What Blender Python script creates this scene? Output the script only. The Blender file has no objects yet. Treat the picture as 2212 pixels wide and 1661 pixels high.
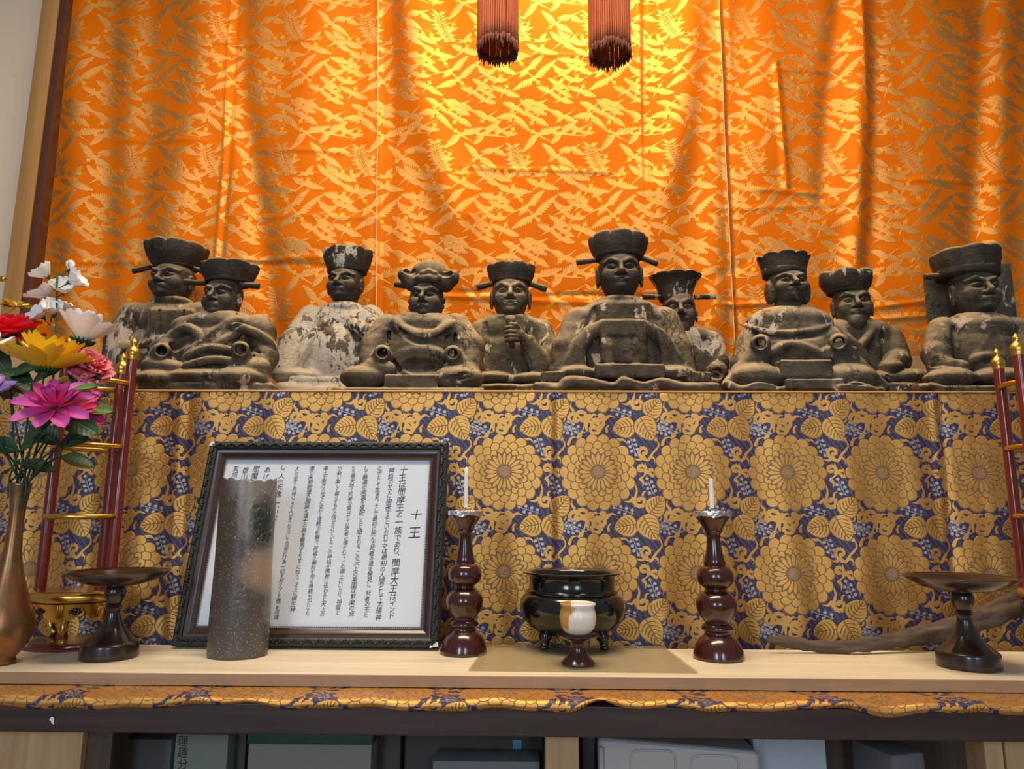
import bpy, bmesh, math, random
import numpy as np
from mathutils import Vector, Matrix, Euler

SC = bpy.context.scene
COL = SC.collection
R = math.radians
rng = np.random.RandomState(7)
random.seed(7)

# ------------------------------------------------------------------ camera
E = 1.10                      # eye height
IW, IH, FPX = 2212.0, 1661.0, 1534.0
TABLE = 0.85                  # top of the pale offering board
PITCH, YAW, ROLL = R(10.0), R(0.95), R(0.27)
_f = Vector((-math.sin(YAW) * math.cos(PITCH), math.cos(YAW) * math.cos(PITCH), math.sin(PITCH)))
_r = Vector((math.cos(YAW), math.sin(YAW), 0.0))
_u = _r.cross(_f)
CR = _r * math.cos(ROLL) + _u * math.sin(ROLL)
CU = _u * math.cos(ROLL) - _r * math.sin(ROLL)
CF = _f
EYE = Vector((0, 0, E))
cam = bpy.data.cameras.new('camera')
cam.sensor_fit = 'HORIZONTAL'
cam.sensor_width = 36.0
cam.lens = 36.0 * FPX / IW
cam.clip_start = 0.02
cam_o = bpy.data.objects.new('camera', cam)
COL.objects.link(cam_o)
M = Matrix((( CR.x, CU.x, -CF.x, 0), (CR.y, CU.y, -CF.y, 0), (CR.z, CU.z, -CF.z, E), (0, 0, 0, 1)))
cam_o.matrix_world = M
SC.camera = cam_o

def ray(px, py):
    return CF + CR * ((px - IW / 2) / FPX) - CU * ((py - IH / 2) / FPX)

def P(px, py, Y):
    """photo pixel -> point on the vertical plane at depth Y"""
    d = ray(px, py)
    return EYE + d * (Y / d.y)

def Pz(px, py, z):
    """photo pixel -> point on the level plane at height z"""
    d = ray(px, py)
    return EYE + d * ((z - E) / d.z)

def mpp(p):
    """metres per photo pixel at a point"""
    return (p - EYE).dot(CF) / FPX

# ------------------------------------------------------------------ world and light
wd = bpy.data.worlds.new('room_light')
SC.world = wd
wd.use_nodes = True
wn = wd.node_tree.nodes
bg = wn['Background']
bg.inputs['Color'].default_value = (0.92, 0.90, 0.96, 1)
bg.inputs['Strength'].default_value = 0.17

def area(name, loc, target, sx, sy, power, col, spread=180):
    l = bpy.data.lights.new(name, 'AREA')
    l.shape = 'RECTANGLE'
    l.size, l.size_y = sx, sy
    l.energy = power
    l.color = col
    l.spread = R(spread)
    o = bpy.data.objects.new(name, l)
    o.location = loc
    d = Vector(target) - Vector(loc)
    o.rotation_euler = d.to_track_quat('-Z', 'Y').to_euler()
    COL.objects.link(o)
    return o

area('ceiling_lamp_over_altar', (0.16, 1.64, 3.02), (0.16, 1.76, 1.2), 0.30, 0.14, 11.5, (1.0, 0.64, 0.25))
area('ceiling_lamp_row', (0.0, 0.82, 3.10), (0, 1.25, 0.9), 1.7, 0.3, 34, (1.0, 0.80, 0.55), 150)
area('window_daylight_left', (-1.15, -2.2, 1.75), (0.0, 1.4, 1.0), 0.55, 1.3, 29, (0.66, 0.83, 1.0))
area('window_daylight_right', (0.75, -2.4, 1.75), (0.2, 1.4, 1.0), 0.55, 1.3, 21, (0.66, 0.83, 1.0))

SC.view_settings.view_transform = 'Standard'
SC.view_settings.look = 'None'
SC.view_settings.exposure = 0.12
SC.view_settings.gamma = 1.0
SC.view_settings.use_curve_mapping = False

# ------------------------------------------------------------------ object helpers
def tag(o, label=None, cat=None, group=None, kind=None):
    if label: o['label'] = label
    if cat: o['category'] = cat
    if group: o['group'] = group
    if kind: o['kind'] = kind
    return o

def link(o, parent=None):
    COL.objects.link(o)
    if parent is not None:
        o.parent = parent
    return o

def empty(name, loc, label=None, cat=None, group=None, rot=(0, 0, 0)):
    o = bpy.data.objects.new(name, None)
    o.empty_display_size = 0.02
    o.location = loc
    o.rotation_euler = rot
    link(o)
    return tag(o, label, cat, group)

def mesh_obj(name, verts, faces, mat, parent=None, smooth=True, world=None, uvs=None):
    """verts in world space when world is the parent's location (subtracted), else local"""
    me = bpy.data.meshes.new(name)
    v = np.asarray(verts, dtype=np.float64)
    if world is not None:
        v = v - np.asarray(world)
    me.from_pydata(v.tolist() if len(v) < 4000 else v, [], faces if isinstance(faces, list) else faces.tolist())
    if uvs is not None:
        lay = me.uv_layers.new(name='UVMap')
        li = np.empty(len(me.loops), dtype=np.int32)
        me.loops.foreach_get('vertex_index', li)
        lay.data.foreach_set('uv', np.asarray(uvs, dtype=np.float32)[li].ravel())
    if smooth:
        me.polygons.foreach_set('use_smooth', np.ones(len(me.polygons), dtype=bool))
    me.update()
    if mat: me.materials.append(mat)
    o = bpy.data.objects.new(name, me)
    return link(o, parent)

def share(o, name, parent, loc=(0, 0, 0), rot=(0, 0, 0), scale=(1, 1, 1)):
    c = o.copy()
    c.name = name
    c.parent = parent
    c.location, c.rotation_euler, c.scale = loc, rot, scale
    COL.objects.link(c)
    return c

class MB:
    """collects simple shapes into one mesh"""
    def __init__(s): s.v, s.f = [], []
    def add(s, v, f):
        n = len(s.v)
        s.v += [tuple(p) for p in v]
        s.f += [tuple(i + n for i in q) for q in f]
        return s
    def box(s, lo, hi, bev=0.0, rot=None, piv=None):
        bm = bmesh.new()
        bmesh.ops.create_cube(bm, size=1)
        lo, hi = Vector(lo), Vector(hi)
        for v in bm.verts:
            v.co = Vector(((v.co.x + .5) * (hi.x - lo.x) + lo.x, (v.co.y + .5) * (hi.y - lo.y) + lo.y, (v.co.z + .5) * (hi.z - lo.z) + lo.z))
        if bev > 0:
            bmesh.ops.bevel(bm, geom=list(bm.edges), offset=bev, segments=2, profile=.6, affect='EDGES')
        pts = [v.co.copy() for v in bm.verts]
        if rot is not None:
            pv = Vector(piv) if piv is not None else (lo + hi) / 2
            pts = [rot @ (p - pv) + pv for p in pts]
        bm.verts.index_update()
        s.add(pts, [[v.index for v in f.verts] for f in bm.faces])
        bm.free()
        return s
    def lathe(s, prof, c=(0, 0, 0), n=40, sx=1.0, sy=1.0, cap=True):
        """prof: (radius, z) from one end to the other"""
        v, f = [], []
        m = len(prof)
        for r_, z in prof:
            for k in range(n):
                a = 2 * math.pi * k / n
                v.append((c[0] + r_ * sx * math.cos(a), c[1] + r_ * sy * math.sin(a), c[2] + z))
        up = prof[-1][1] >= prof[0][1]
        for j in range(m - 1):
            for k in range(n):
                q = [j * n + k, j * n + (k + 1) % n, (j + 1) * n + (k + 1) % n, (j + 1) * n + k]
                f.append(q)
        if cap:
            if prof[0][0] > 1e-6: f.append(list(range(n))[::-1])
            if prof[-1][0] > 1e-6: f.append([(m - 1) * n + k for k in range(n)])
        return s.add(v, f)
    def tube(s, pts, rad, n=10, cap=True, flat=1.0):
        pts = [Vector(p) for p in pts]
        if not hasattr(rad, '__len__'): rad = [rad] * len(pts)
        v, f = [], []
        t0 = (pts[1] - pts[0]).normalized()
        ref = Vector((0, 0, 1)) if abs(t0.z) < .9 else Vector((0, 1, 0))
        a = t0.cross(ref).normalized()
        for i, p in enumerate(pts):
            t = (pts[min(i + 1, len(pts) - 1)] - pts[max(i - 1, 0)]).normalized()
            a = (a - t * a.dot(t)).normalized()
            b = t.cross(a)
            for k in range(n):
                w = 2 * math.pi * k / n
                v.append(p + a * (rad[i] * math.cos(w)) + b * (rad[i] * flat * math.sin(w)))
        for i in range(len(pts) - 1):
            for k in range(n):
                f.append([i * n + k, i * n + (k + 1) % n, (i + 1) * n + (k + 1) % n, (i + 1) * n + k])
        if cap:
            f.append(list(range(n))[::-1])
            f.append([(len(pts) - 1) * n + k for k in range(n)])
        return s.add(v, f)
    def sphere(s, c, r, nu=14, nv=9):
        if not hasattr(r, '__len__'): r = (r, r, r)
        prof = []
        v, f = [], []
        for j in range(nv + 1):
            t = math.pi * j / nv
            for k in range(nu):
                a = 2 * math.pi * k / nu
                v.append((c[0] + r[0] * math.sin(t) * math.cos(a), c[1] + r[1] * math.sin(t) * math.sin(a), c[2] - r[2] * math.cos(t)))
        for j in range(nv):
            for k in range(nu):
                f.append([j * nu + k, j * nu + (k + 1) % nu, (j + 1) * nu + (k + 1) % nu, (j + 1) * nu + k])
        return s.add(v, f)
    def build(s, name, mat, parent=None, smooth=True, world=None, auto=None):
        o = mesh_obj(name, s.v, s.f, mat, parent, smooth, world)
        bm = bmesh.new(); bm.from_mesh(o.data)
        bmesh.ops.remove_doubles(bm, verts=bm.verts, dist=1e-6)
        bmesh.ops.recalc_face_normals(bm, faces=bm.faces)
        if auto is not None:
            for e in bm.edges:
                if len(e.link_faces) == 2 and e.calc_face_angle(0) > R(auto): e.smooth = False
        bm.to_mesh(o.data); bm.free()
        return o

# ------------------------------------------------------------------ material helpers
class NT:
    def __init__(s, name):
        s.m = bpy.data.materials.new(name)
        s.m.use_nodes = True
        s.t = s.m.node_tree
        s.b = s.t.nodes['Principled BSDF']
        s._co = None
    def n(s, typ, **kw):
        nd = s.t.nodes.new(typ)
        for k, v in kw.items():
            if k.startswith('_'): setattr(nd, k[1:], v)
        for k, v in kw.items():
            if not k.startswith('_'):
                key = int(k[1:]) if k[0] == 'i' and k[1:].isdigit() else k.replace('__', ' ')
                s.set(nd.inputs[key], v)
        return nd
    def set(s, sock, v):
        if isinstance(v, bpy.types.NodeSocket): s.t.links.new(v, sock)
        elif isinstance(v, (tuple, list)) and len(v) == 3 and sock.type == 'RGBA': sock.default_value = (*v, 1)
        else: sock.default_value = v
    def co(s, kind='Object'):
        if s._co is None: s._co = s.n('ShaderNodeTexCoord')
        return s._co.outputs[kind]
    def mapped(s, scale=(1, 1, 1), kind='Object', rot=(0, 0, 0)):
        return s.n('ShaderNodeMapping', Vector=s.co(kind), Scale=scale, Rotation=rot).outputs[0]
    def noise(s, vec, scale=5, detail=4, rough=.55, dist=0.0):
        return s.n('ShaderNodeTexNoise', Vector=vec, Scale=scale, Detail=detail, Roughness=rough, Distortion=dist).outputs['Fac']
    def ramp(s, fac, stops):
        nd = s.n('ShaderNodeValToRGB', Fac=fac)
        el = nd.color_ramp.elements
        while len(el) < len(stops): el.new(0.5)
        for e, (p, c) in zip(el, stops):
            e.position = p
            e.color = (c, c, c, 1) if not hasattr(c, '__len__') else (*c[:3], 1)
        return nd.outputs['Color']
    def mix(s, fac, a, b, mode='MIX'):
        nd = s.n('ShaderNodeMix', _data_type='RGBA', _blend_type=mode)
        s.set(nd.inputs['Factor'], fac); s.set(nd.inputs['A'], a if not isinstance(a, tuple) else (*a[:3], 1)); s.set(nd.inputs['B'], b if not isinstance(b, tuple) else (*b[:3], 1))
        return nd.outputs['Result']
    def math(s, op, a, b=0.0, clamp=False):
        nd = s.n('ShaderNodeMath', _operation=op, _use_clamp=clamp)
        s.set(nd.inputs[0], a); s.set(nd.inputs[1], b)
        return nd.outputs[0]
    def bump(s, h, strength=.3, dist=.002, normal=None):
        kw = dict(Height=h, Strength=strength, Distance=dist)
        if normal is not None: kw['Normal'] = normal
        s.t.links.new(s.n('ShaderNodeBump', **kw).outputs[0], s.b.inputs['Normal'])
        return s
    def p(s, **kw):
        for k, v in kw.items(): s.set(s.b.inputs[k.replace('__', ' ')], v)
        return s

def plain(name, col, rough=.5, metal=0.0, var=.12, scale=30, bump=0.0, coat=0.0, bscale=None, **kw):
    """a simple surface with a little noise in colour and relief"""
    t = NT(name)
    f = t.noise(t.co(), scale, 4)
    dark = tuple(c * (1 - var) for c in col); lite = tuple(min(1, c * (1 + var)) for c in col)
    t.p(Base__Color=t.mix(f, dark, lite), Roughness=rough, Metallic=metal)
    if coat: t.p(Coat__Weight=coat, Coat__Roughness=.12)
    if bump: t.bump(t.noise(t.co(), bscale or scale * 4, 4), bump, .002)
    for k, v in kw.items(): t.p(**{k: v})
    return t.m

def wood(name, dark, lite, axis='X', scale=1.0, rough=.5, contrast=(.35, .7), coat=0.0, bump=.08):
    t = NT(name)
    sc = {'X': (1.2, 26, 26), 'Y': (26, 1.2, 26), 'Z': (26, 26, 1.2)}[axis]
    v = t.mapped(tuple(c * scale for c in sc))
    a = t.noise(v, 1.0, 6, .6, .8)
    b = t.noise(v, 4.0, 3, .6)
    g = t.math('ADD', t.math('MULTIPLY', a, .75), t.math('MULTIPLY', b, .25))
    t.p(Base__Color=t.ramp(g, [(contrast[0], dark), (contrast[1], lite)]), Roughness=rough)
    if coat: t.p(Coat__Weight=coat, Coat__Roughness=.2)
    t.bump(g, bump, .002)
    return t.m
# ------------------------------------------------------------------ woven patterns, drawn by numpy into masks that repeat
class Tile:
    def __init__(s, W, H, res, nch):
        s.W, s.H, s.res = W, H, res * 2
        s.w, s.h = int(round(W * res)) * 2, int(round(H * res)) * 2
        s.a = np.zeros((nch, s.h, s.w), dtype=np.float32)
    def _win(s, x0, y0, x1, y1):
        i0, i1 = int(math.floor(x0 * s.res)) - 1, int(math.ceil(x1 * s.res)) + 2
        j0, j1 = int(math.floor(y0 * s.res)) - 1, int(math.ceil(y1 * s.res)) + 2
        X = (np.arange(i0, i1) + .5) / s.res
        Y = (np.arange(j0, j1) + .5) / s.res
        return i0, j0, X[None, :], Y[:, None]
    def _put(s, i0, j0, m, sets):
        jj, ii = np.nonzero(m)
        jj = (jj + j0) % s.h; ii = (ii + i0) % s.w
        for ch, val in sets: s.a[ch, jj, ii] = val
    def poly(s, pts, *sets):
        p = np.asarray(pts, dtype=np.float32)
        i0, j0, X, Y = s._win(p[:, 0].min(), p[:, 1].min(), p[:, 0].max(), p[:, 1].max())
        m = np.zeros((Y.shape[0], X.shape[1]), dtype=bool)
        q = np.roll(p, -1, axis=0)
        for (xa, ya), (xb, yb) in zip(p, q):
            if ya == yb: continue
            c = (Y > min(ya, yb)) & (Y <= max(ya, yb))
            xc = xa + (Y - ya) * (xb - xa) / (yb - ya)
            m ^= c & (X < xc)
        s._put(i0, j0, m, sets)
    def stroke(s, pts, wid, *sets):
        p = np.asarray(pts, dtype=np.float32)
        w = np.asarray(wid if hasattr(wid, '__len__') else [wid] * len(p), dtype=np.float32)
        if len(w) != len(p): w = np.interp(np.linspace(0, 1, len(p)), np.linspace(0, 1, len(w)), w)
        g = w.max()
        i0, j0, X, Y = s._win(p[:, 0].min() - g, p[:, 1].min() - g, p[:, 0].max() + g, p[:, 1].max() + g)
        m = np.zeros((Y.shape[0], X.shape[1]), dtype=bool)
        for k in range(len(p) - 1):
            (xa, ya), (xb, yb) = p[k], p[k + 1]
            dx, dy = xb - xa, yb - ya
            L = dx * dx + dy * dy + 1e-9
            t = np.clip(((X - xa) * dx + (Y - ya) * dy) / L, 0, 1)
            d2 = (X - xa - t * dx) ** 2 + (Y - ya - t * dy) ** 2
            m |= d2 < (w[k] + (w[k + 1] - w[k]) * t) ** 2
        s._put(i0, j0, m, sets)
    def disc(s, x, y, rx, ry, *sets):
        i0, j0, X, Y = s._win(x - rx, y - ry, x + rx, y + ry)
        s._put(i0, j0, ((X - x) / rx) ** 2 + ((Y - y) / ry) ** 2 < 1, sets)
    def image(s, name):
        a = s.a.reshape(s.a.shape[0], s.h // 2, 2, s.w // 2, 2).mean(axis=(2, 4))
        h, w = a.shape[1:]
        px = np.ones((h, w, 4), dtype=np.float32)
        for k in range(min(3, a.shape[0])): px[:, :, k] = a[k][::-1]
        if a.shape[0] < 3: px[:, :, a.shape[0]:3] = 0
        im = bpy.data.images.new(name, w, h, alpha=False, float_buffer=False)
        im.colorspace_settings.name = 'Non-Color'
        im.pixels.foreach_set(px.ravel())
        im.update()
        return im

def bez(pts, n=14):
    """smooth curve through the points (Catmull-Rom)"""
    p = [np.array(q, dtype=float) for q in pts]
    p = [2 * p[0] - p[1]] + p + [2 * p[-1] - p[-2]]
    out = []
    for i in range(1, len(p) - 2):
        for k in range(n):
            t = k / n
            out.append(.5 * ((2 * p[i]) + (-p[i - 1] + p[i + 1]) * t + (2 * p[i - 1] - 5 * p[i] + 4 * p[i + 1] - p[i + 2]) * t * t + (-p[i - 1] + 3 * p[i] - 3 * p[i + 1] + p[i + 2]) * t ** 3))
    out.append(p[-2])
    return out

# --- flying cranes and sprays of leaves: one repeat is 735 x 1310 units
def crane_tile():
    T = Tile(735, 1310, 0.85, 3)
    def wing(C, A, S):
        C, A, S = map(np.array, (C, A, S))
        u = A - C; L = np.hypot(*u); u = u / L
        n = np.array([-u[1], u[0]])
        if np.dot(n, S) < 0: n = -n
        w = min(60, .42 * L)
        lead, trail = [], []
        for k in range(9):
            t = k / 8
            lead.append(C + u * L * t - n * (w * .45 * math.sin(math.pi * min(1, t * 1.05)) * (1 - .3 * t) + 4 * (1 - t)))
        nt = 9
        for k in range(nt):
            t0 = .06 + .94 * k / nt
            ww = w * (.95 - .62 * t0 ** 1.5) * (.5 if k == 0 else 1)
            trail.append(C + u * L * (t0 - .02) + n * ww * .62)
            trail.append(C + u * L * (t0 + .085) + n * ww)
        T.poly(lead + [A] + trail[::-1], (0, 1), (2, 0), (1, 0))
        T.stroke(lead, 1.6, (2, .8))
        for k in range(2, nt):
            t0 = .06 + .94 * k / nt
            ww = w * (.95 - .62 * t0 ** 1.5)
            T.stroke([C + u * L * (t0 - .1) - n * ww * .05, C + u * L * (t0 + .01) + n * ww * .7], 1.5, (2, .8))
    def crane(A, C, B, Hd, tail=1.0):
        A, C, B, Hd = (np.array(q, dtype=float) for q in (A, C, B, Hd))
        d = Hd - C; L = np.hypot(*d); d = d / max(L, 1)
        Tl = C - d * 42 * tail
        n = np.array([-d[1], d[0]])
        for s_ in (-8, 8):                                   # legs
            T.stroke([Tl + n * s_ * .5, Tl - d * 70 * tail + n * s_], 2.2, (0, 1))
        for a in (-.8, -.4, 0, .4, .8):                      # tail tuft
            v = -d * math.cos(a) + n * math.sin(a)
            T.poly([Tl + n * 6, Tl + v * 26 + n * 7 * math.cos(a), Tl + v * 42 * tail, Tl + v * 26 - n * 7 * math.cos(a), Tl - n * 6], (1, 1), (0, 0), (2, 0))
        wing(C, B, -d); wing(C, A, -d)
        T.stroke(bez([Tl, C, C + d * L * .5 + n * 3, Hd]), [8, 19, 9, 5, 2], (0, 1), (2, 0), (1, 0))
        T.stroke([C - d * 20, C + d * 26], 1.4, (2, .8))
    S = [((135, 1325), (265, 1378), (352, 1452), (330, 1318)), ((300, 1300), (410, 1388), (556, 1440), (556, 1302)),
         ((340, 1425), (445, 1478), (570, 1552), (484, 1428)), ((345, 1293), (452, 1338), (582, 1400), (548, 1304)),
         ((580, 1395), (720, 1472), (832, 1512), (820, 1402)), ((805, 1470), (972, 1452), (1132, 1600), (1002, 1408)),
         ((748, 1560), (862, 1600), (918, 1650), (980, 1530)), ((330, 500), (470, 332), (690, 272), (592, 402)),
         ((600, 432), (690, 325), (852, 205), (922, 352)), ((512, 410), (645, 540), (818, 642), (722, 488)),
         ((662, 485), (790, 470), (905, 525), (884, 420)), ((580, 632), (700, 735), (842, 822), (606, 812)),
         ((660, 628), (780, 722), (952, 772), (700, 800)), ((355, 758), (468, 812), (662, 860), (388, 892)),
         ((806, 802), (930, 868), (1132, 884), (888, 930)), ((640, 902), (425, 1092), (220, 1205), (330, 1000)),
         ((515, 855), (370, 1000), (280, 1085), (168, 1098)), ((650, 905), (802, 926), (940, 972), (760, 962)),
         ((735, 962), (862, 1008), (992, 1062), (806, 1056)), ((605, 965), (700, 1058), (770, 1112), (618, 1092)),
         ((700, 1070), (800, 1122), (912, 1116), (742, 1182)), ((562, 1098), (655, 1150), (752, 1204), (610, 1190)),
         ((456, 1182), (578, 1225), (650, 1290), (500, 1276)), ((610, 1160), (700, 1238), (794, 1292), (655, 1262)),
         ((595, 1240), (685, 1308), (802, 1346), (612, 1342)), ((756, 1180), (872, 1228), (1022, 1286), (832, 1302)),
         ((425, 700), (480, 720), (545, 632), (390, 740)), ((880, 690), (930, 730), (1010, 690), (960, 790)), ((690, 1010), (740, 1030), (800, 1010), (700, 1060)),
         ((300, 560), (350, 600), (420, 585), (330, 650)), ((860, 300), (930, 330), (1010, 320), (900, 380)), ((230, 930), (270, 900), (330, 905), (240, 860))]
    # sprays of long leaves
    for (cx, cy) in ((990, 570),):
        st = bez([(960, 440), (985, 560), (1030, 640), (1085, 715)])
        T.stroke(st, 5, (0, 1))
        for k in range(15):
            q = st[min(len(st) - 1, 1 + k * len(st) // 15)]
            for sgn in (-1, 1):
                a = R(-28 if sgn > 0 else 196) + sgn * R(k * 3.2 - 15)
                L = (70 + 46 * math.sin(math.pi * (k + 2) / 17)) * (1 if (k + (sgn > 0)) % 2 == 0 else .72)
                v = np.array([math.cos(a), math.sin(a)]); nn = np.array([-v[1], v[0]])
                T.poly([q, q + v * L * .35 + nn * 12, q + v * L * .7 + nn * 10, q + v * L, q + v * L * .7 - nn * 8, q + v * L * .3 - nn * 8], (0, 1), (1, 0), (2, 0))
                T.stroke([q, q + v * L * .85], 1.5, (2, .7))
    for q in S: crane(*q)
    return T.image('crane_weave')

# --- chrysanthemums, leaves, scrolls and sprigs: one repeat is 1265 x 1300 units
def mum_tile():
    T = Tile(1265, 1300, 0.62, 3)      # channels: gold, drawn line, silver
    # fine diagonal hatch on the ground
    for k in range(-16, 30):
        x = k * 1265 / 16
        for seg in range(9):
            y0 = seg * 146 + (k * 53) % 90
            T.stroke([(x + y0 * .75, y0), (x + (y0 + 85) * .75, y0 + 85)], 3.0, (2, .35))
    LW = 5.5
    def leaf(cx, cy, L, Wd, ang):
        """broad toothed leaf with arched veins, tip towards ang"""
        a = R(ang); v = np.array([math.cos(a), math.sin(a)]); n = np.array([-v[1], v[0]]); c = np.array([cx, cy], float)
        out = []
        for s_ in (1, -1):
            side = []
            for k in range(40):
                t = k / 39
                w = Wd / 2 * (math.sin(math.pi * min(1, t ** .72)) ** .62) * (1 + .045 * abs(math.sin(t * 6.5 * math.pi)))
                side.append(c + v * L * (t - .5) + n * s_ * w)
            out += side if s_ == 1 else side[::-1]
        big = [c + (q - c) * 1.05 for q in out]
        T.poly(big, (0, 0), (1, .9), (2, 0))
        T.poly(out, (0, 1), (1, 0), (2, 0))
        T.stroke([c - v * L * .48, c + v * L * .42], LW, (1, 1))
        for k in range(5):
            t = -.36 + .15 * k
            for s_ in (1, -1):
                b = c + v * L * t
                ww = Wd * .40 * (1 - .13 * k)
                T.stroke(bez([b, b + v * L * .06 + n * s_ * ww * .55, b + v * L * .2 + n * s_ * ww]), LW * .9, (1, 1))
    def scroll(pts, w, lobes=True):
        p = bez(pts, 16)
        T.stroke(p, w, (0, 1), (1, 0), (2, 0))
        if lobes:
            wi = np.interp(np.linspace(0, 1, len(p)), np.linspace(0, 1, len(w)), w)
            for k in range(4, len(p) - 3, 9):
                d = p[min(k + 2, len(p) - 1)] - p[k - 2]; d = d / (np.hypot(*d) + 1e-6)
                n = np.array([d[1], -d[0]])
                q = p[k] + n * wi[k] * .62
                T.disc(q[0], q[1], wi[k] * .72, wi[k] * .72, (0, 1), (1, 0), (2, 0))
    def spiral(cx, cy, r, a0, turns, sgn=1, w=26, tail=None):
        pts = []; w = w * .74; turns = turns * .84
        n = int(10 * turns) + 2
        for k in range(n):
            t = k / (n - 1)
            a = R(a0) + sgn * t * turns * 2 * math.pi
            rr = r * (.92 - .62 * t)
            pts.append((cx + rr * math.cos(a), cy + rr * math.sin(a)))
        if tail: pts = list(tail) + pts
        p = bez(pts, 6)
        ww = [w * .35, w, w, w * .9, w * .85]
        wi = np.interp(np.linspace(0, 1, len(p)), np.linspace(0, 1, 5), ww)
        T.stroke(p, ww, (0, 1), (1, 0), (2, 0))
        for k in range(3, len(p) - 2, 6):
            d = p[k + 1] - p[k - 1]; d = d / (np.hypot(*d) + 1e-6)
            nn = np.array([d[1], -d[0]]) * sgn
            q = p[k] + nn * wi[k] * .75
            T.disc(q[0], q[1], wi[k] * .55, wi[k] * .55, (0, 1), (1, 0), (2, 0))
        e = p[-1]
        T.disc(e[0], e[1], w * 1.15, w * 1.15, (0, 1), (1, 0), (2, 0))
    def flame(x0, y0, x1, y1, w):
        w = w * .78
        mx, my = (x0 + x1) / 2 + (y1 - y0) * .22, (y0 + y1) / 2 - (x1 - x0) * .22
        T.stroke(bez([(x0, y0), (mx, my), (x1, y1)]), [w, w * .8, w * .5, 2], (0, 1), (1, 0), (2, 0))
    def sprig(x0, y0, x1, y1, n=4):
        a, b = np.array([x0, y0], float), np.array([x1, y1], float)
        d = (b - a) / np.hypot(*(b - a)); nn = np.array([-d[1], d[0]])
        T.stroke([a, b], 4, (2, .9), (0, 0))
        for k in range(n + 1):
            q = a + (b - a) * (k + .2) / (n + .4)
            for s_ in ((1, -1) if k < n else (0,)):
                c = q + nn * s_ * 40 + d * 22
                T.disc(c[0], c[1], 27, 25, (2, 0), (0, 0))
                T.disc(c[0], c[1], 22, 20, (2, 1), (0, 0))
                T.stroke([q, c], 4, (2, .9))
    ox, oy = 75, 800
    # wave scrolls (photo units of the close view, all relative to the flower at ox, oy)
    spiral(1290, 225, 105, 250, 1.25, 1, 33, [(1115, 330), (1150, 210), (1190, 130)])
    spiral(1010, 95, 88, 330, 1.15, -1, 34, [(1190, 260), (1150, 110)])
    flame(1080, 340, 1180, 270, 38); flame(1370, 120, 1500, 60, 26); flame(940, 430, 1060, 330, 30)
    flame(1330, 140, 1430, 40, 24); flame(900, 90, 850, 130, 16)
    spiral(690, 530, 78, 120, 1.1, 1, 30, [(860, 350), (890, 450), (800, 560), (740, 640)])
    flame(800, 600, 830, 690, 22); flame(690, 600, 540, 610, 30); flame(850, 360, 810, 310, 34)
    spiral(650, 760, 68, 40, 1.1, -1, 30, [(620, 900), (700, 830)])
    spiral(790, 820, 62, 190, 1.1, 1, 28, [(700, 680), (720, 760)])
    flame(640, 890, 655, 1000, 30); flame(860, 960, 880, 1060, 26)
    spiral(630, 1180, 92, 220, 1.2, -1, 36, [(570, 960), (585, 1050)])
    flame(530, 1150, 420, 1180, 30); flame(660, 1100, 710, 1050, 22)
    spiral(1130, 1375, 110, 150, 1.1, 1, 34, [(1200, 1550), (1200, 1450), (1240, 1340)])
    flame(1010, 1280, 990, 1160, 26); flame(1240, 1380, 1340, 1340, 28)
    spiral(60, 1440, 118, 290, 1.25, 1, 34, [(200, 1400), (150, 1330)])
    flame(170, 1400, 330, 1370, 30); flame(200, 1560, 240, 1470, 26)
    flame(350, 370, 480, 430, 26)
    # sprigs
    sprig(790, 205, 1050, 270, 4); sprig(520, 350, 585, 560, 3); sprig(800, 1090, 725, 890, 3)
    sprig(545, 1345, 285, 1265, 3); sprig(890, 1450, 1120, 1560, 3)
    # leaves in threes
    leaf(835, 1235, 290, 260, -50)
    leaf(430, 1505, 300, 270, 170); leaf(735, 1520, 340, 290, 62)
    # the flower
    def petals(n, r, prx, pry, off):
        for k in range(n):
            a = 2 * math.pi * (k + off) / n
            c = np.array([ox + r * math.cos(a), oy + r * .97 * math.sin(a)])
            v = np.array([math.cos(a), math.sin(a)]); nn = np.array([-v[1], v[0]])
            ring = [c + v * prx * math.cos(t) + nn * pry * math.sin(t) for t in np.linspace(0, 2 * math.pi, 22)[:-1]]
            out = [c + (q - c) * (1 + 8.0 / max(12, pry)) for q in ring]
            T.poly(out, (0, 0), (1, 1), (2, 0)); T.poly(ring, (0, 1), (1, 0), (2, 0))
    T.disc(ox, oy, 470, 455, (0, 1), (1, 0), (2, 0))
    petals(18, 425, 92, 84, 0)
    petals(18, 338, 80, 68, .5)
    petals(18, 262, 66, 52, 0)
    T.disc(ox, oy, 250, 242, (0, 0), (1, 1), (2, 0))
    petals(20, 178, 80, 26, 0)
    T.disc(ox, oy, 104, 100, (0, .6), (1, .75), (2, .12))
    for k in range(26):
        a = 2 * math.pi * k / 26
        T.disc(ox + 88 * math.cos(a), oy + 86 * math.sin(a), 8, 8, (0, .2), (2, 0), (1, 1))
    for k in range(60):
        a, r_ = k * 2.39996, 8.6 * math.sqrt(k)
        T.disc(ox + r_ * math.cos(a), oy + r_ * math.sin(a), 5, 5, (0, 1), (1, 0), (2, .25))
    return T.image('chrysanthemum_weave')

CRANES, MUMS = crane_tile(), mum_tile()

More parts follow.
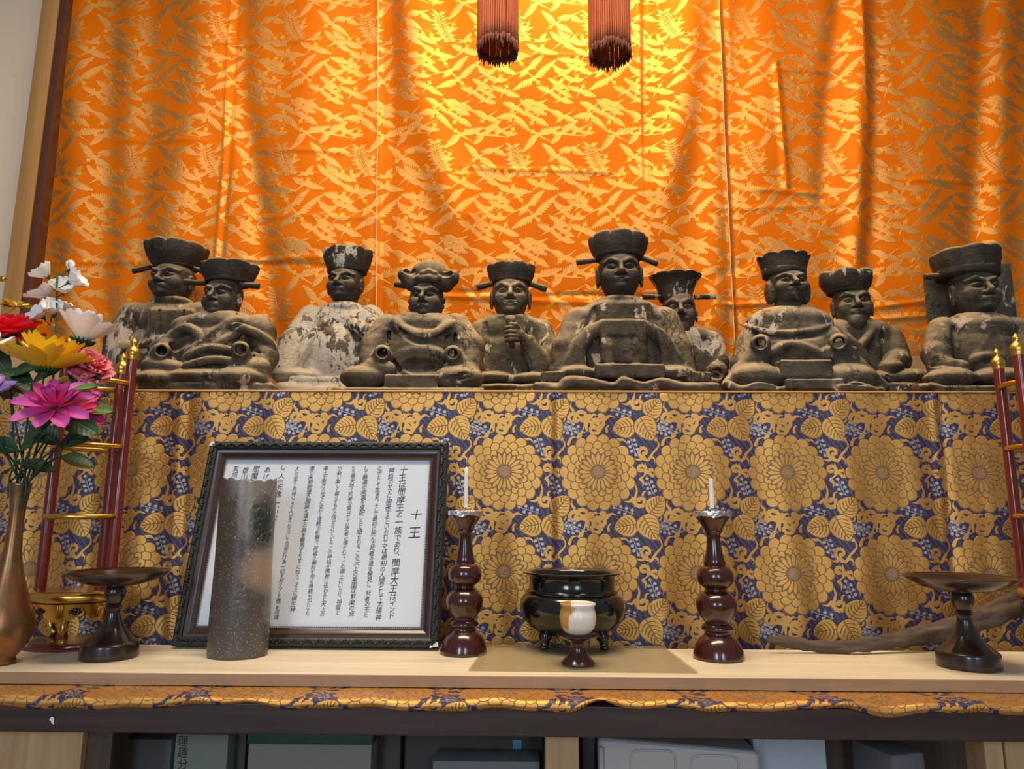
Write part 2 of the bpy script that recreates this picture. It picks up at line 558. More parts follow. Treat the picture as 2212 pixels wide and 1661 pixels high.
def crane_cloth():
    t = NT('orange_brocade')
    im = t.n('ShaderNodeTexImage', Vector=t.n('ShaderNodeUVMap').outputs[0]); im.image = CRANES; im.interpolation = 'Cubic'
    sep = t.n('ShaderNodeSeparateColor', Color=im.outputs['Color'])
    r_, g_, b_ = sep.outputs
    co = t.co('UV')
    thr = t.noise(t.n('ShaderNodeMapping', Vector=co, Scale=(260, 420, 1)).outputs[0], 1.0, 2)
    fine = t.math('GREATER_THAN', thr, .42)
    blot = t.noise(t.n('ShaderNodeMapping', Vector=co, Scale=(3, 5, 1)).outputs[0], 1, 3)
    ground = t.mix(blot, (.62, .128, .002), (.72, .172, .003))
    thread = t.mix(fine, (.52, .195, .028), (.76, .36, .10))
    tuft = (.80, .40, .04)
    c = t.mix(r_, ground, thread)
    c = t.mix(g_, c, tuft)
    c = t.mix(t.math('MULTIPLY', b_, .7), c, (.50, .15, .03))
    m = t.math('MAXIMUM', r_, g_, True)
    t.p(Base__Color=c, Metallic=t.math('ADD', t.math('MULTIPLY', m, .78), .13), Roughness=t.n('ShaderNodeMix', Factor=m, i2=.52, i3=.45).outputs[0],
        Specular__IOR__Level=.2)
    t.b.inputs['Specular Tint'].default_value = (1, .6, .25, 1)
    h = t.math('ADD', t.math('MULTIPLY', m, .5), t.math('MULTIPLY', t.math('MULTIPLY', thr, m), 1.0))
    t.bump(h, .55, .0011)
    return t.m

def mum_cloth():
    t = NT('gold_and_indigo_brocade')
    im = t.n('ShaderNodeTexImage', Vector=t.n('ShaderNodeUVMap').outputs[0]); im.image = MUMS; im.interpolation = 'Cubic'
    sep = t.n('ShaderNodeSeparateColor', Color=im.outputs['Color'])
    g_, l_, s_ = sep.outputs
    co = t.co('UV')
    thr = t.noise(t.n('ShaderNodeMapping', Vector=co, Scale=(190, 330, 1)).outputs[0], 1.0, 2)
    blot = t.noise(t.n('ShaderNodeMapping', Vector=co, Scale=(2.2, 2.6, 1)).outputs[0], 1, 2)
    gold = t.mix(blot, (.60, .27, .055), (.76, .39, .095))
    gold = t.mix(t.math('MULTIPLY', thr, .5), gold, (.86, .52, .17))
    c = t.mix(g_, (.040, .024, .078), gold)
    c = t.mix(l_, c, (.24, .14, .06))
    c = t.mix(s_, c, (.50, .44, .40))
    m = t.math('MULTIPLY', t.math('MAXIMUM', g_, s_), .74)
    t.p(Base__Color=c, Metallic=m, Roughness=.42)
    h = t.math('ADD', t.math('SUBTRACT', t.math('MULTIPLY', g_, .8), t.math('MULTIPLY', l_, .5)), t.math('MULTIPLY', thr, .25))
    t.bump(h, .6, .0016)
    return t.m

M_ORANGE, M_GOLDCLOTH = crane_cloth(), mum_cloth()
# ------------------------------------------------------------------ the setting
M_PLASTER = plain('cream_plaster', (.86, .68, .50), .9, var=.03, scale=8, bump=.04)
M_POST = wood('amber_post_wood', (.33, .16, .045), (.50, .27, .09), 'Z', .8, .38, coat=.3)
M_BOARD = wood('pale_board_wood', (.58, .48, .34), (.80, .72, .57), 'X', 1.0, .5, (.30, .62))
M_BOARD_EDGE = wood('board_edge_wood', (.30, .18, .10), (.42, .28, .17), 'X', 1.4, .55)
M_BEAM = wood('dark_beam_wood', (.030, .016, .011), (.085, .048, .034), 'X', 1.2, .5)
M_LEG = wood('tan_leg_wood', (.42, .25, .12), (.58, .38, .20), 'Z', 1.0, .5)
M_DARKWOOD = wood('brown_dark_wood', (.05, .03, .02), (.10, .065, .045), 'Z', 1.0, .5)
M_FLOOR = wood('floor_wood', (.20, .12, .07), (.32, .20, .11), 'X', .6, .45)

YC = 1.905                                    # the orange curtain
YS = 1.490                                    # front of the upper altar
ZS = P(1106, 847, YS).z                       # top of the upper altar
YT = Pz(1106, 1460, TABLE).y                  # front edge of the pale board
YB = 1.384

def structure(name, mb, mat, **kw):
    return tag(mb.build(name, mat, **kw), kind='structure')

structure('floor', MB().box((-2.6, -3.2, -.08), (2.6, 2.15, 0)), M_FLOOR, smooth=False)
structure('wall_back', MB().box((-2.6, 1.975, 0), (2.6, 2.10, 3.4)), M_PLASTER, smooth=False)

xl = P(44, 345, 1.865).x; xr = P(83, 345, 1.865).x
post = MB().box((xl, 1.865, 0), (xr, 1.974, 3.35), .006)
tag(post.build('trim_1', M_POST, auto=40), kind='structure', label='amber wooden post between the cream wall and the orange curtain')
tag(MB().box((xr + .0005, 1.868, 0), (P(103, 345, 1.868).x, 1.974, 3.35), .003).build('trim_2', plain('red_brown_edge', (.085, .028, .012), .45, var=.2), auto=40), kind='structure')

# ---------------- orange curtain
def px_of(X, Y, Z):
    d = np.stack([X, Y, Z - E], -1)
    a, b, c = (np.array(q) for q in (CR, CU, CF))
    w = d @ c
    return IW / 2 + FPX * (d @ a) / w, IH / 2 - FPX * (d @ b) / w

def ridge(px, py, pts, sig, amp, ends=60):
    """a fold along a line of (row, column) points: gaussian across, fading at both ends"""
    r_ = [q[0] for q in pts]; c_ = [q[1] for q in pts]
    c = np.interp(py, r_, c_)
    f = np.clip((py - r_[0] + ends) / ends, 0, 1) * np.clip((r_[-1] + ends - py) / ends, 0, 1)
    return amp * np.exp(-((px - c) / sig) ** 2) * f

def hridge(px, py, pts, sig, amp, ends=40):
    c_ = [q[0] for q in pts]; r_ = [q[1] for q in pts]
    r0 = np.interp(px, c_, r_)
    f = np.clip((px - c_[0] + ends) / ends, 0, 1) * np.clip((c_[-1] + ends - px) / ends, 0, 1)
    return amp * np.exp(-((py - r0) / sig) ** 2) * f

def make_curtain():
    x0 = P(109, 345, YC).x; x1 = P(2420, 345, YC).x
    zt = 3.28; zb = P(1106, 779, YC).z
    nx, nz = 760, 400
    xs = np.linspace(x0, x1, nx); zs = np.linspace(zt, zb, nz)
    X, Z = np.meshgrid(xs, zs)
    px, py = px_of(X, np.full_like(X, YC), Z)
    mm = 1e-3
    d = np.zeros_like(X)
    V = lambda pts, s, a, e=60: ridge(px, py, pts, s, a * mm * (1.12 if 20 < s and abs(a) < 20 else 1), e)
    Hh = lambda pts, s, a, e=40: hridge(px, py, pts, s, a * mm, e)
    # swag folds either side of the lamp
    d += V([(-200, 880), (60, 893), (200, 915), (330, 945), (470, 992)], 46, 30, 170)
    d += V([(-200, 1505), (60, 1490), (250, 1470), (410, 1436)], 44, 26, 170)
    d += V([(-200, 850), (150, 842), (780, 830)], 26, -9)
    d += V([(0, 1562), (300, 1540), (700, 1545)], 30, 12)
    # left panels
    d += V([(-200, 172), (335, 165), (780, 150)], 34, 13)
    d += V([(-200, 250), (335, 235), (780, 225)], 28, -7)
    d += V([(-200, 445), (140, 432), (352, 397), (700, 360)], 48, 12)
    d += V([(-200, 520), (180, 520), (420, 555), (780, 600)], 30, -11)
    d += V([(-100, 690), (212, 679), (520, 640)], 66, 11)
    d += V([(-100, 765), (300, 770), (700, 770)], 30, -5)
    d += V([(-200, 330), (300, 318), (760, 300)], 30, -6)
    # right panels
    d += V([(-200, 1640), (300, 1640), (700, 1650)], 60, 8)
    d += V([(-200, 1818), (34, 1812), (200, 1790), (420, 1778)], 24, -9)
    d += V([(-200, 1848), (135, 1858), (472, 1852), (760, 1830)], 25, 17)
    d += V([(-200, 1885), (236, 1888), (472, 1880), (760, 1860)], 22, -9)
    d += V([(-200, 2010), (300, 2000), (760, 1990)], 60, 9)
    d += V([(-200, 2128), (236, 2118), (600, 2100)], 28, -9)
    d += V([(-200, 2175), (400, 2158), (760, 2150)], 34, 12)
    d += V([(-200, 2290), (700, 2250)], 40, 12)
    # sharp pinched pleats and the sewn seams
    d += V([(150, 1673), (400, 1697)], 7, 7, 20)
    d += V([(0, 1856), (250, 1870)], 6, 4, 60)
    for pts in ([(-200, 503), (0, 499), (330, 484), (560, 468), (780, 455)], [(-200, 815), (0, 817), (780, 812)], [(-200, 1543), (0, 1548), (750, 1586)], [(0, 1381), (410, 1385)]):
        d += V(pts, 4.5, 3.0); d += V([(a, b + 10) for a, b in pts], 7, -3.0)
    # creases from folding
    for pts, a in (([(120, 568), (700, 556)], 3), ([(330, 560), (700, 574)], -3), ([(480, 95), (800, 92)], 2.5), ([(500, 466), (800, 470)], 1.6), ([(280, 303), (420, 306)], 3), ([(600, 328), (760, 330)], 3),
                   ([(1670, 154), (1900, 150)], 3), ([(1560, 454), (1870, 440), (2100, 445)], 2), ([(1650, 412), (1760, 418)], 4), ([(1975, 392), (2200, 392)], 4),
                   ([(1020, 362), (1300, 372)], 3), ([(960, 640), (1180, 634)], 4), ([(1000, 632), (1400, 640)], -4), ([(900, 640), (1300, 655)], 3), ([(1580, 660), (1700, 655)], 5), ([(1880, 665), (2050, 648)], 5), ([(1900, 690), (2060, 682)], 4), ([(1100, 118), (1380, 122)], 2)):
        d += Hh(pts, 5, a)
    # small wrinkles
    for k in range(26):
        a, b = rng.uniform(120, 2300), rng.uniform(-50, 740)
        L, th = rng.uniform(40, 130), rng.uniform(-.7, .7)
        u = (px - a) * math.cos(th) + (py - b) * math.sin(th); v = -(px - a) * math.sin(th) + (py - b) * math.cos(th)
        d += mm * rng.uniform(-2.6, 2.6) * np.exp(-(u / L) ** 2 - (v / rng.uniform(7, 22)) ** 2)
    d += 2.2 * mm * np.sin(X * 9.1 + 2 * np.sin(Z * 3)) + 1.6 * mm * np.sin(X * 23 + 3 * np.sin(Z * 4.7))
    Yv = YC - d
    verts = np.stack([X, Yv, Z], -1).reshape(-1, 3)
    uv = np.stack([(X - P(1106, 300, YC).x) / .224 + .30, (Z - P(1106, 480, YC).z) / .428 + .12], -1).reshape(-1, 2)
    i = np.arange(nz * nx).reshape(nz, nx)
    f = np.stack([i[:-1, :-1], i[1:, :-1], i[1:, 1:], i[:-1, 1:]], -1).reshape(-1, 4)
    root = empty('orange_curtain', (0, YC, zb), 'orange silk curtain woven with pale cranes, hanging behind the row of statues', 'curtain')
    o = mesh_obj('cloth', verts, f, M_ORANGE, root, world=root.location, uvs=uv)
    # pale piping on two seams
    mp = plain('seam_thread', (.85, .55, .30), .6)
    def disp(pt_px, pt_row):
        q = P(pt_px, pt_row, YC)
        j = int(np.argmin(abs(xs - q.x))); k = int(np.argmin(abs(zs - q.z)))
        return Vector((q.x, Yv[k, j] - .0012, q.z))
    for pts in ([(-180, 815), (0, 817), (775, 812)], [(-180, 1543), (0, 1548), (750, 1586)]):
        rows = np.linspace(pts[0][0], pts[-1][0], 60)
        line = [disp(float(np.interp(r_, [a for a, b in pts], [b for a, b in pts])), r_) - root.location for r_ in rows]
        MB().tube(line, .0015, 6).build('seam_piping', mp, root)
    return root
make_curtain()

# ---------------- upper altar under its brocade cloth
altar = empty('upper_altar', (0, YS, 0), 'long upper altar shelf carrying the ten statues, its front hidden by brocade', 'altar')
xa, xb = P(-260, 850, YS).x, P(2480, 850, YS).x
MB().box((xa + .01, .016, 0), (xb - .01, .034, ZS - .004)).build('front_board', M_DARKWOOD, altar, False)
MB().box((xa + .01, .010, ZS - .03), (xb - .01, .366, ZS - .004)).build('shelf_board', M_DARKWOOD, altar, False)
MB().box((xa, YC - YS - .046, ZS - .03), (xb, YC - YS - .022, P(1106, 776, YC).z), .003).build('back_rail', M_LEG, altar, False)

def gold_front():
    nx, nz, nt = 560, 110, 30
    xs = np.linspace(xa, xb, nx)
    zb_ = TABLE - .10
    h = np.concatenate([np.linspace(ZS - .002, zb_, nz)])
    X, Z = np.meshgrid(xs, h)
    drop = (ZS - Z) / (ZS - zb_)
    w = .0062 * np.sin(X * 21 + .8 * np.sin(X * 5)) + (.0044 * np.sin(X * 47 + 1.3) + .002 * np.sin(X * 90 + Z * 9))
    Y = YS - .004 - (w + .0035) * (.25 + .75 * drop)
    px, py = px_of(X, np.full_like(X, YS), Z)
    for pts in ([(840, 1190), (1395, 1192)], [(840, 395), (1390, 365)], [(840, 2013), (1400, 2060)]):
        Y -= ridge(px, py, pts, 9, .0035, 30); Y += ridge(px, py, [(a, b + 14) for a, b in pts], 10, .0035, 30)
    # over the front edge and back along the shelf
    tx = np.linspace(0, .36, nt)
    Xt, Tt = np.meshgrid(xs, tx)
    Yt = YS - .003 + Tt; Zt = ZS + .0004 + 0 * Tt
    Xa = np.concatenate([Xt[::-1], X]); Ya = np.concatenate([Yt[::-1], Y]); Za = np.concatenate([Zt[::-1], Z])
    Ya[nt - 1] = YS - .0045; Za[nt - 1] = ZS + .0002
    n = nt + nz
    s = np.concatenate([-tx[::-1], ZS - h])
    c0 = P(1292, 1020, YS)
    U = (Xa - c0.x) / .1953 + 75 / 1265
    Vv = -(s[:, None] - (ZS - c0.z)) / .2030 + (1 - 800 / 1300) + 0 * Xa
    verts = np.stack([Xa, Ya, Za], -1).reshape(-1, 3)
    i = np.arange(n * nx).reshape(n, nx)
    f = np.stack([i[:-1, :-1], i[1:, :-1], i[1:, 1:], i[:-1, 1:]], -1).reshape(-1, 4)
    root = empty('altar_cloth', (0, YS, ZS), 'gold and indigo chrysanthemum brocade cloth hanging down the front of the upper altar', 'altar cloth')
    mesh_obj('cloth', verts, f, M_GOLDCLOTH, root, world=root.location, uvs=np.stack([U, Vv], -1).reshape(-1, 2))
    MB().tube([(xa + .02, -.006, .0006), (xb - .02, -.006, .0006)], .0022, 8).build('hem_cord', plain('hem_gold', (.75, .42, .14), .5), root)
gold_front()

# ---------------- the lower table, its runner and the pale board
ZR = TABLE - .019                              # top of the runner
YE = Pz(1106, 1527, ZR - .004).y               # front edge of the runner
table = empty('altar_table', (0, YE, 0), 'dark-railed wooden table under the brocade runner, on tan wooden legs', 'table')
tx0, tx1 = P(-330, 1500, YE).x, P(2540, 1500, YE).x
zbeam = P(1106, 1592, YE + .006).z
MB().box((tx0, .006, zbeam), (tx1, .034, ZR - .004), .002).build('front_rail', M_BEAM, table, False)
MB().box((tx0, .034, ZR - .026), (tx1, YB - YE, ZR - .004)).build('table_slab', M_DARKWOOD, table, False)
def leg(pxa, pxb, Y, mat=M_LEG, dp=.05):
    a, b = P(pxa, 1625, Y), P(pxb, 1625, Y)
    return MB().box((a.x, Y - YE, 0), (b.x, Y - YE + dp, ZR - .026), .003).build('leg', mat, table, False)
leg(1178, 1251, YE + .040)
leg(2128, 2168, YE + .040); leg(2172, 2230, YE + .052)
leg(182, 240, YE + .048, M_DARKWOOD)
MB().box((P(-60, 1625, YE + .04).x, .036, 0), (P(179, 1625, YE + .04).x, .058, ZR - .026), .002).build('side_panel', M_LEG, table, False)
MB().box((tx0, .06, .42), (tx1, YB - YE, .44)).build('lower_shelf', M_DARKWOOD, table, False)
MB().box((tx0, YB - YE - .03, .44), (tx1, YB - YE - .01, ZR - .03)).build('back_board', M_DARKWOOD, table, False)
pp = P(112, 1557, YE + .005) - table.location
MB().add([(pp.x - .004, pp.y, pp.z + .002), (pp.x - .0005, pp.y - .0006, pp.z + .006), (pp.x + .0035, pp.y - .0006, pp.z + .004), (pp.x + .0035, pp.y, pp.z - .005), (pp.x + .001, pp.y, pp.z - .004)], [[0, 1, 2, 3, 4]]).build('paper_scrap', plain('white_scrap', (.8, .85, .88), .7), table, False)

def runner():
    nx = 620
    xs = np.linspace(tx0 - .01, tx1 + .01, nx)
    px, _ = px_of(xs, np.full_like(xs, YE), np.full_like(xs, ZR))
    rise = 14e-3 * np.exp(-((px - 1290) / 42) ** 2) + 10e-3 * np.exp(-((px - 1815) / 60) ** 2) + 2.5e-3 * np.exp(-((px - 560) / 60) ** 2) - 1.5e-3 * np.sin(px / 90.0)
    wav = .0016 * np.sin(px / 53.0) + .0012 * np.sin(px / 21.0 + 1)
    hang = .0125 + .002 * np.sin(px / 140.0 + .5) + .0015 * np.sin(px / 47.0)
    V, S = [], []
    # across: back flat, front curl, hanging lip
    ts = [0, .03, .05, .065, .078, .088, .094]
    for t in ts:
        k = t / .094
        V.append(np.stack([xs, np.full(nx, YE + .100 - t), ZR + .0006 + (.0036 * k + wav + rise * .55 * k ** 2) * min(1, k * 1.6) * (t > .03)], -1)); S.append(t)
    for j in range(1, 9):
        a = j / 8 * math.pi / 2
        top = V[6][:, 2]
        V.append(np.stack([xs, YE + .006 - .0075 * math.sin(a) - rise * .22 * math.sin(a), top - (hang - rise * .75) * .6 * (1 - math.cos(a))], -1)); S.append(.094 + .0017 * j)
    last = V[-1].copy()
    for j in range(1, 4):
        q = last.copy(); q[:, 2] -= (hang - rise * .6) * .45 * j / 3; q[:, 1] += .0010 * j; V.append(q); S.append(S[-1] + .003)
    A = np.stack(V); n = len(V)
    c0 = P(1640, 1500, YE + .03)
    U = (xs - c0.x) / .1815 + 75 / 1265
    uv = np.stack([np.broadcast_to(U, (n, nx)), np.broadcast_to((-np.array(S)[:, None] + .055) / .1885 * 1.0 + (1 - 800 / 1300), (n, nx))], -1)
    i = np.arange(n * nx).reshape(n, nx)
    f = np.stack([i[:-1, :-1], i[1:, :-1], i[1:, 1:], i[:-1, 1:]], -1).reshape(-1, 4)
    o = mesh_obj('table_runner', A.reshape(-1, 3), f, M_GOLDCLOTH, None, uvs=uv.reshape(-1, 2))
    m = o.modifiers.new('thick', 'SOLIDIFY'); m.thickness = .0026; m.offset = -1
    tag(o, 'gold and indigo brocade runner pinched under the pale board, curling over the dark rail', 'table runner')
runner()

board = empty('offering_board', (0, YT, TABLE), 'long pale wooden board holding candlesticks, burner and dishes', 'board')
bx0, bx1 = P(-240, 1460, YT).x, P(2460, 1460, YT).x
MB().box((bx0, .0015, -.017), (bx1, YB - YT - .012, 0), .0012).build('plank', M_BOARD, board, False)
MB().box((bx0, -.002, -.0175), (bx1, .0015, -.0003), .0008).build('front_edge_strip', M_BOARD_EDGE, board, False)
# ------------------------------------------------------------------ carving: signed distance fields turned into one continuous surface
class Field:
    def __init__(s, lo, hi, h):
        s.lo = np.array(lo, float); s.h = h
        s.n = np.maximum(4, np.ceil((np.array(hi) - s.lo) / h).astype(int) + 1)
        s.ax = [(s.lo[i] + h * np.arange(s.n[i])).astype(np.float32) for i in range(3)]
        s.F = np.full(tuple(s.n), 1.0, dtype=np.float32)
    def op(s, fn, lo, hi, k=.004, sign=1):
        pad = k * 1.5 + 2 * s.h
        sl = []
        for i in range(3):
            a = max(0, int((lo[i] - pad - s.lo[i]) / s.h)); b = min(s.n[i], int((hi[i] + pad - s.lo[i]) / s.h) + 2)
            if b <= a: return s
            sl.append(slice(a, b))
        X = s.ax[0][sl[0]][:, None, None]; Y = s.ax[1][sl[1]][None, :, None]; Z = s.ax[2][sl[2]][None, None, :]
        d = fn(X, Y, Z)
        a = s.F[tuple(sl)]
        if sign > 0:
            h = np.maximum(k - np.abs(a - d), 0) / k
            s.F[tuple(sl)] = np.minimum(a, d) - h * h * k * .25
        else:
            d = -d
            h = np.maximum(k - np.abs(a - d), 0) / k
            s.F[tuple(sl)] = np.maximum(a, d) + h * h * k * .25
        return s
    def ell(s, c, r, k=.006, sign=1, rot=None):
        c = np.array(c, float); r = np.array(r, float)
        Rm = np.array(rot) if rot is not None else None
        def fn(X, Y, Z):
            x, y, z = X - c[0], Y - c[1], Z - c[2]
            if Rm is not None:
                x, y, z = Rm[0][0] * x + Rm[1][0] * y + Rm[2][0] * z, Rm[0][1] * x + Rm[1][1] * y + Rm[2][1] * z, Rm[0][2] * x + Rm[1][2] * y + Rm[2][2] * z
            k0 = np.sqrt((x / r[0]) ** 2 + (y / r[1]) ** 2 + (z / r[2]) ** 2)
            k1 = np.sqrt((x / r[0] ** 2) ** 2 + (y / r[1] ** 2) ** 2 + (z / r[2] ** 2) ** 2)
            return (k0 * (k0 - 1) / (k1 + 1e-6)).astype(np.float32)
        m = r if Rm is None else np.full(3, r.max())
        return s.op(fn, c - m, c + m, k, sign)
    def cap(s, a, b, ra, rb=None, k=.004, sign=1):
        rb = ra if rb is None else rb
        a = np.array(a, float); b = np.array(b, float)
        d = b - a; L = float(d @ d) + 1e-12
        def fn(X, Y, Z):
            x, y, z = X - a[0], Y - a[1], Z - a[2]
            t = np.clip((x * d[0] + y * d[1] + z * d[2]) / L, 0, 1)
            return (np.sqrt((x - t * d[0]) ** 2 + (y - t * d[1]) ** 2 + (z - t * d[2]) ** 2) - (ra + (rb - ra) * t)).astype(np.float32)
        g = max(ra, rb)
        return s.op(fn, np.minimum(a, b) - g, np.maximum(a, b) + g, k, sign)
    def chain(s, pts, k=.004, sign=1):
        for (a, ra), (b, rb) in zip(pts[:-1], pts[1:]): s.cap(a, b, ra, rb, k, sign)
        return s
    def box(s, lo, hi, rnd=.004, k=.004, sign=1):
        lo, hi = np.array(lo, float), np.array(hi, float)
        c, e = (lo + hi) / 2, (hi - lo) / 2 - rnd
        def fn(X, Y, Z):
            x, y, z = np.abs(X - c[0]) - e[0], np.abs(Y - c[1]) - e[1], np.abs(Z - c[2]) - e[2]
            o = np.sqrt(np.maximum(x, 0) ** 2 + np.maximum(y, 0) ** 2 + np.maximum(z, 0) ** 2)
            return (o + np.minimum(np.maximum(np.maximum(x, y), z), 0) - rnd).astype(np.float32)
        return s.op(fn, lo, hi, k, sign)
    def floor(s, z0):
        s.F = np.maximum(s.F, (z0 - s.ax[2])[None, None, :])
        return s
    def rough(s, amp, f, seed=0):
        r_ = np.random.RandomState(seed)
        X = s.ax[0][:, None, None]; Y = s.ax[1][None, :, None]; Z = s.ax[2][None, None, :]
        for q in range(3):
            k = r_.normal(size=3) * f * (1 + q * .8); ph = r_.uniform(0, 6.28, 3)
            s.F += (amp / (1 + q)) * np.sin(k[0] * X + ph[0] + 1.3 * np.sin(k[2] * Z * .7)) * np.sin(k[1] * Y + ph[1]) * np.sin(k[2] * Z + ph[2] + np.sin(k[0] * X * .6))
        return s
    def surface(s):
        """surface nets"""
        F = s.F
        F[0], F[-1], F[:, 0], F[:, -1], F[:, :, 0], F[:, :, -1] = 1, 1, 1, 1, 1, 1
        I = F < 0
        c = np.zeros(tuple(n - 1 for n in F.shape), dtype=np.int8)
        for i in (0, 1):
            for j in (0, 1):
                for k in (0, 1):
                    c += I[i:F.shape[0] - 1 + i, j:F.shape[1] - 1 + j, k:F.shape[2] - 1 + k]
        act = (c > 0) & (c < 8)
        ci, cj, ck = np.nonzero(act)
        idx = -np.ones(act.shape, dtype=np.int64); idx[ci, cj, ck] = np.arange(len(ci))
        acc = np.zeros((len(ci), 3)); cnt = np.zeros(len(ci))
        cor = {}
        for i in (0, 1):
            for j in (0, 1):
                for k in (0, 1): cor[i, j, k] = F[ci + i, cj + j, ck + k].astype(float)
        for a in range(3):
            for u in (0, 1):
                for v in (0, 1):
                    p = [u, v]; p.insert(a, 0); q = [u, v]; q.insert(a, 1)
                    fa, fb = cor[tuple(p)], cor[tuple(q)]
                    m = (fa < 0) != (fb < 0)
                    t = fa[m] / (fa[m] - fb[m])
                    w = np.tile(np.array(p, float), (m.sum(), 1)); w[:, a] = t
                    acc[m] += w; cnt[m] += 1
        V = s.lo + s.h * (np.stack([ci, cj, ck], 1) + acc / cnt[:, None])
        faces = []
        for a in range(3):
            b, d = [(1, 2), (2, 0), (0, 1)][a]
            A = np.moveaxis(I, (a, b, d), (0, 1, 2)); X = np.moveaxis(idx, (a, b, d), (0, 1, 2))
            ch = A[:-1, 1:-1, 1:-1] != A[1:, 1:-1, 1:-1]
            i, j, k = np.nonzero(ch)
            ins = A[:-1, 1:-1, 1:-1][i, j, k]
            q = np.stack([X[i, j, k], X[i, j + 1, k], X[i, j + 1, k + 1], X[i, j, k + 1]], 1)
            q[~ins] = q[~ins][:, ::-1]
            faces.append(q)
        return V, np.concatenate(faces)

def carved(name, fld, mat, parent, world):
    v, f = fld.surface()
    return mesh_obj(name, v, f, mat, parent, True, world)

# ------------------------------------------------------------------ old painted wood
def relic(name, dark, mid, dust=(.43, .325, .195), dust_amt=.75, flake=(.52, .41, .34), flake_amt=.15, rough=.72, seed=0.0, fscale=34, zstretch=.6, crack=.9):
    t = NT(name)
    v = t.n('ShaderNodeMapping', Vector=t.co(), Location=(seed, seed * 1.7, seed * .6)).outputs[0]
    a = t.noise(v, 22, 5, .6)
    c = t.mix(t.ramp(a, [(.32, 0.0), (.68, 1.0)]), dark, mid)
    # flaked paint: islands with crisp edges
    vf = t.n('ShaderNodeMapping', Vector=v, Scale=(1, 1, zstretch)).outputs[0]
    fl = t.noise(vf, fscale, 6, .62, .6)
    big = t.noise(v, 8.5, 2, .5)
    sel = t.math('ADD', t.math('MULTIPLY', fl, .62), t.math('MULTIPLY', big, .5))
    th = .72 - .26 * flake_amt
    isl = t.ramp(sel, [(th, 0.0), (th + .022, 1.0)])
    c = t.mix(isl, c, t.mix(t.noise(v, 60, 3), tuple(q * .72 for q in flake), flake))
    # settled dust on what faces up
    nz = t.n('ShaderNodeSeparateXYZ', Vector=t.n('ShaderNodeNewGeometry').outputs['Normal']).outputs['Z']
    up = t.ramp(t.math('ADD', nz, t.math('MULTIPLY', t.math('SUBTRACT', a, .5), .7)), [(.16, 0.0), (.72, 1.0)])
    c = t.mix(t.math('MULTIPLY', up, dust_amt), c, dust)
    # splits and lifting edges
    n1 = t.math('ABSOLUTE', t.math('SUBTRACT', t.noise(t.n('ShaderNodeMapping', Vector=v, Scale=(1.6, 1.6, 1.0), Location=(4, 2, 1)).outputs[0], 9, 9, .62, .5), .5))
    cr = t.ramp(n1, [(.0, 1.0), (.011, 0.0)])
    crm = t.math('MULTIPLY', cr, t.math('MULTIPLY', t.ramp(t.noise(v, 6.5, 2), [(.44, 0.0), (.56, 1.0)]), crack))
    c = t.mix(crm, c, tuple(q * .4 for q in dark))
    lift = t.noise(t.n('ShaderNodeMapping', Vector=v, Scale=(1, 1, 1.8)).outputs[0], 46, 7, .66, 1.2)
    c = t.mix(t.ramp(lift, [(.60, 0.0), (.66, .55)]), c, tuple(min(1, q * 1.9) for q in mid))
    c = t.mix(t.ramp(lift, [(.33, .6), (.39, 0.0)]), c, dark)
    t.p(Base__Color=c, Roughness=rough)
    t.b.inputs['Specular IOR Level'].default_value = .35
    h = t.math('ADD', t.math('MULTIPLY', isl, .5), t.math('ADD', t.math('MULTIPLY', t.ramp(lift, [(.3, 0.0), (.7, 1.0)]), .9), t.math('MULTIPLY', crm, -1.4)))
    t.bump(h, .75, .0022)
    return t.m

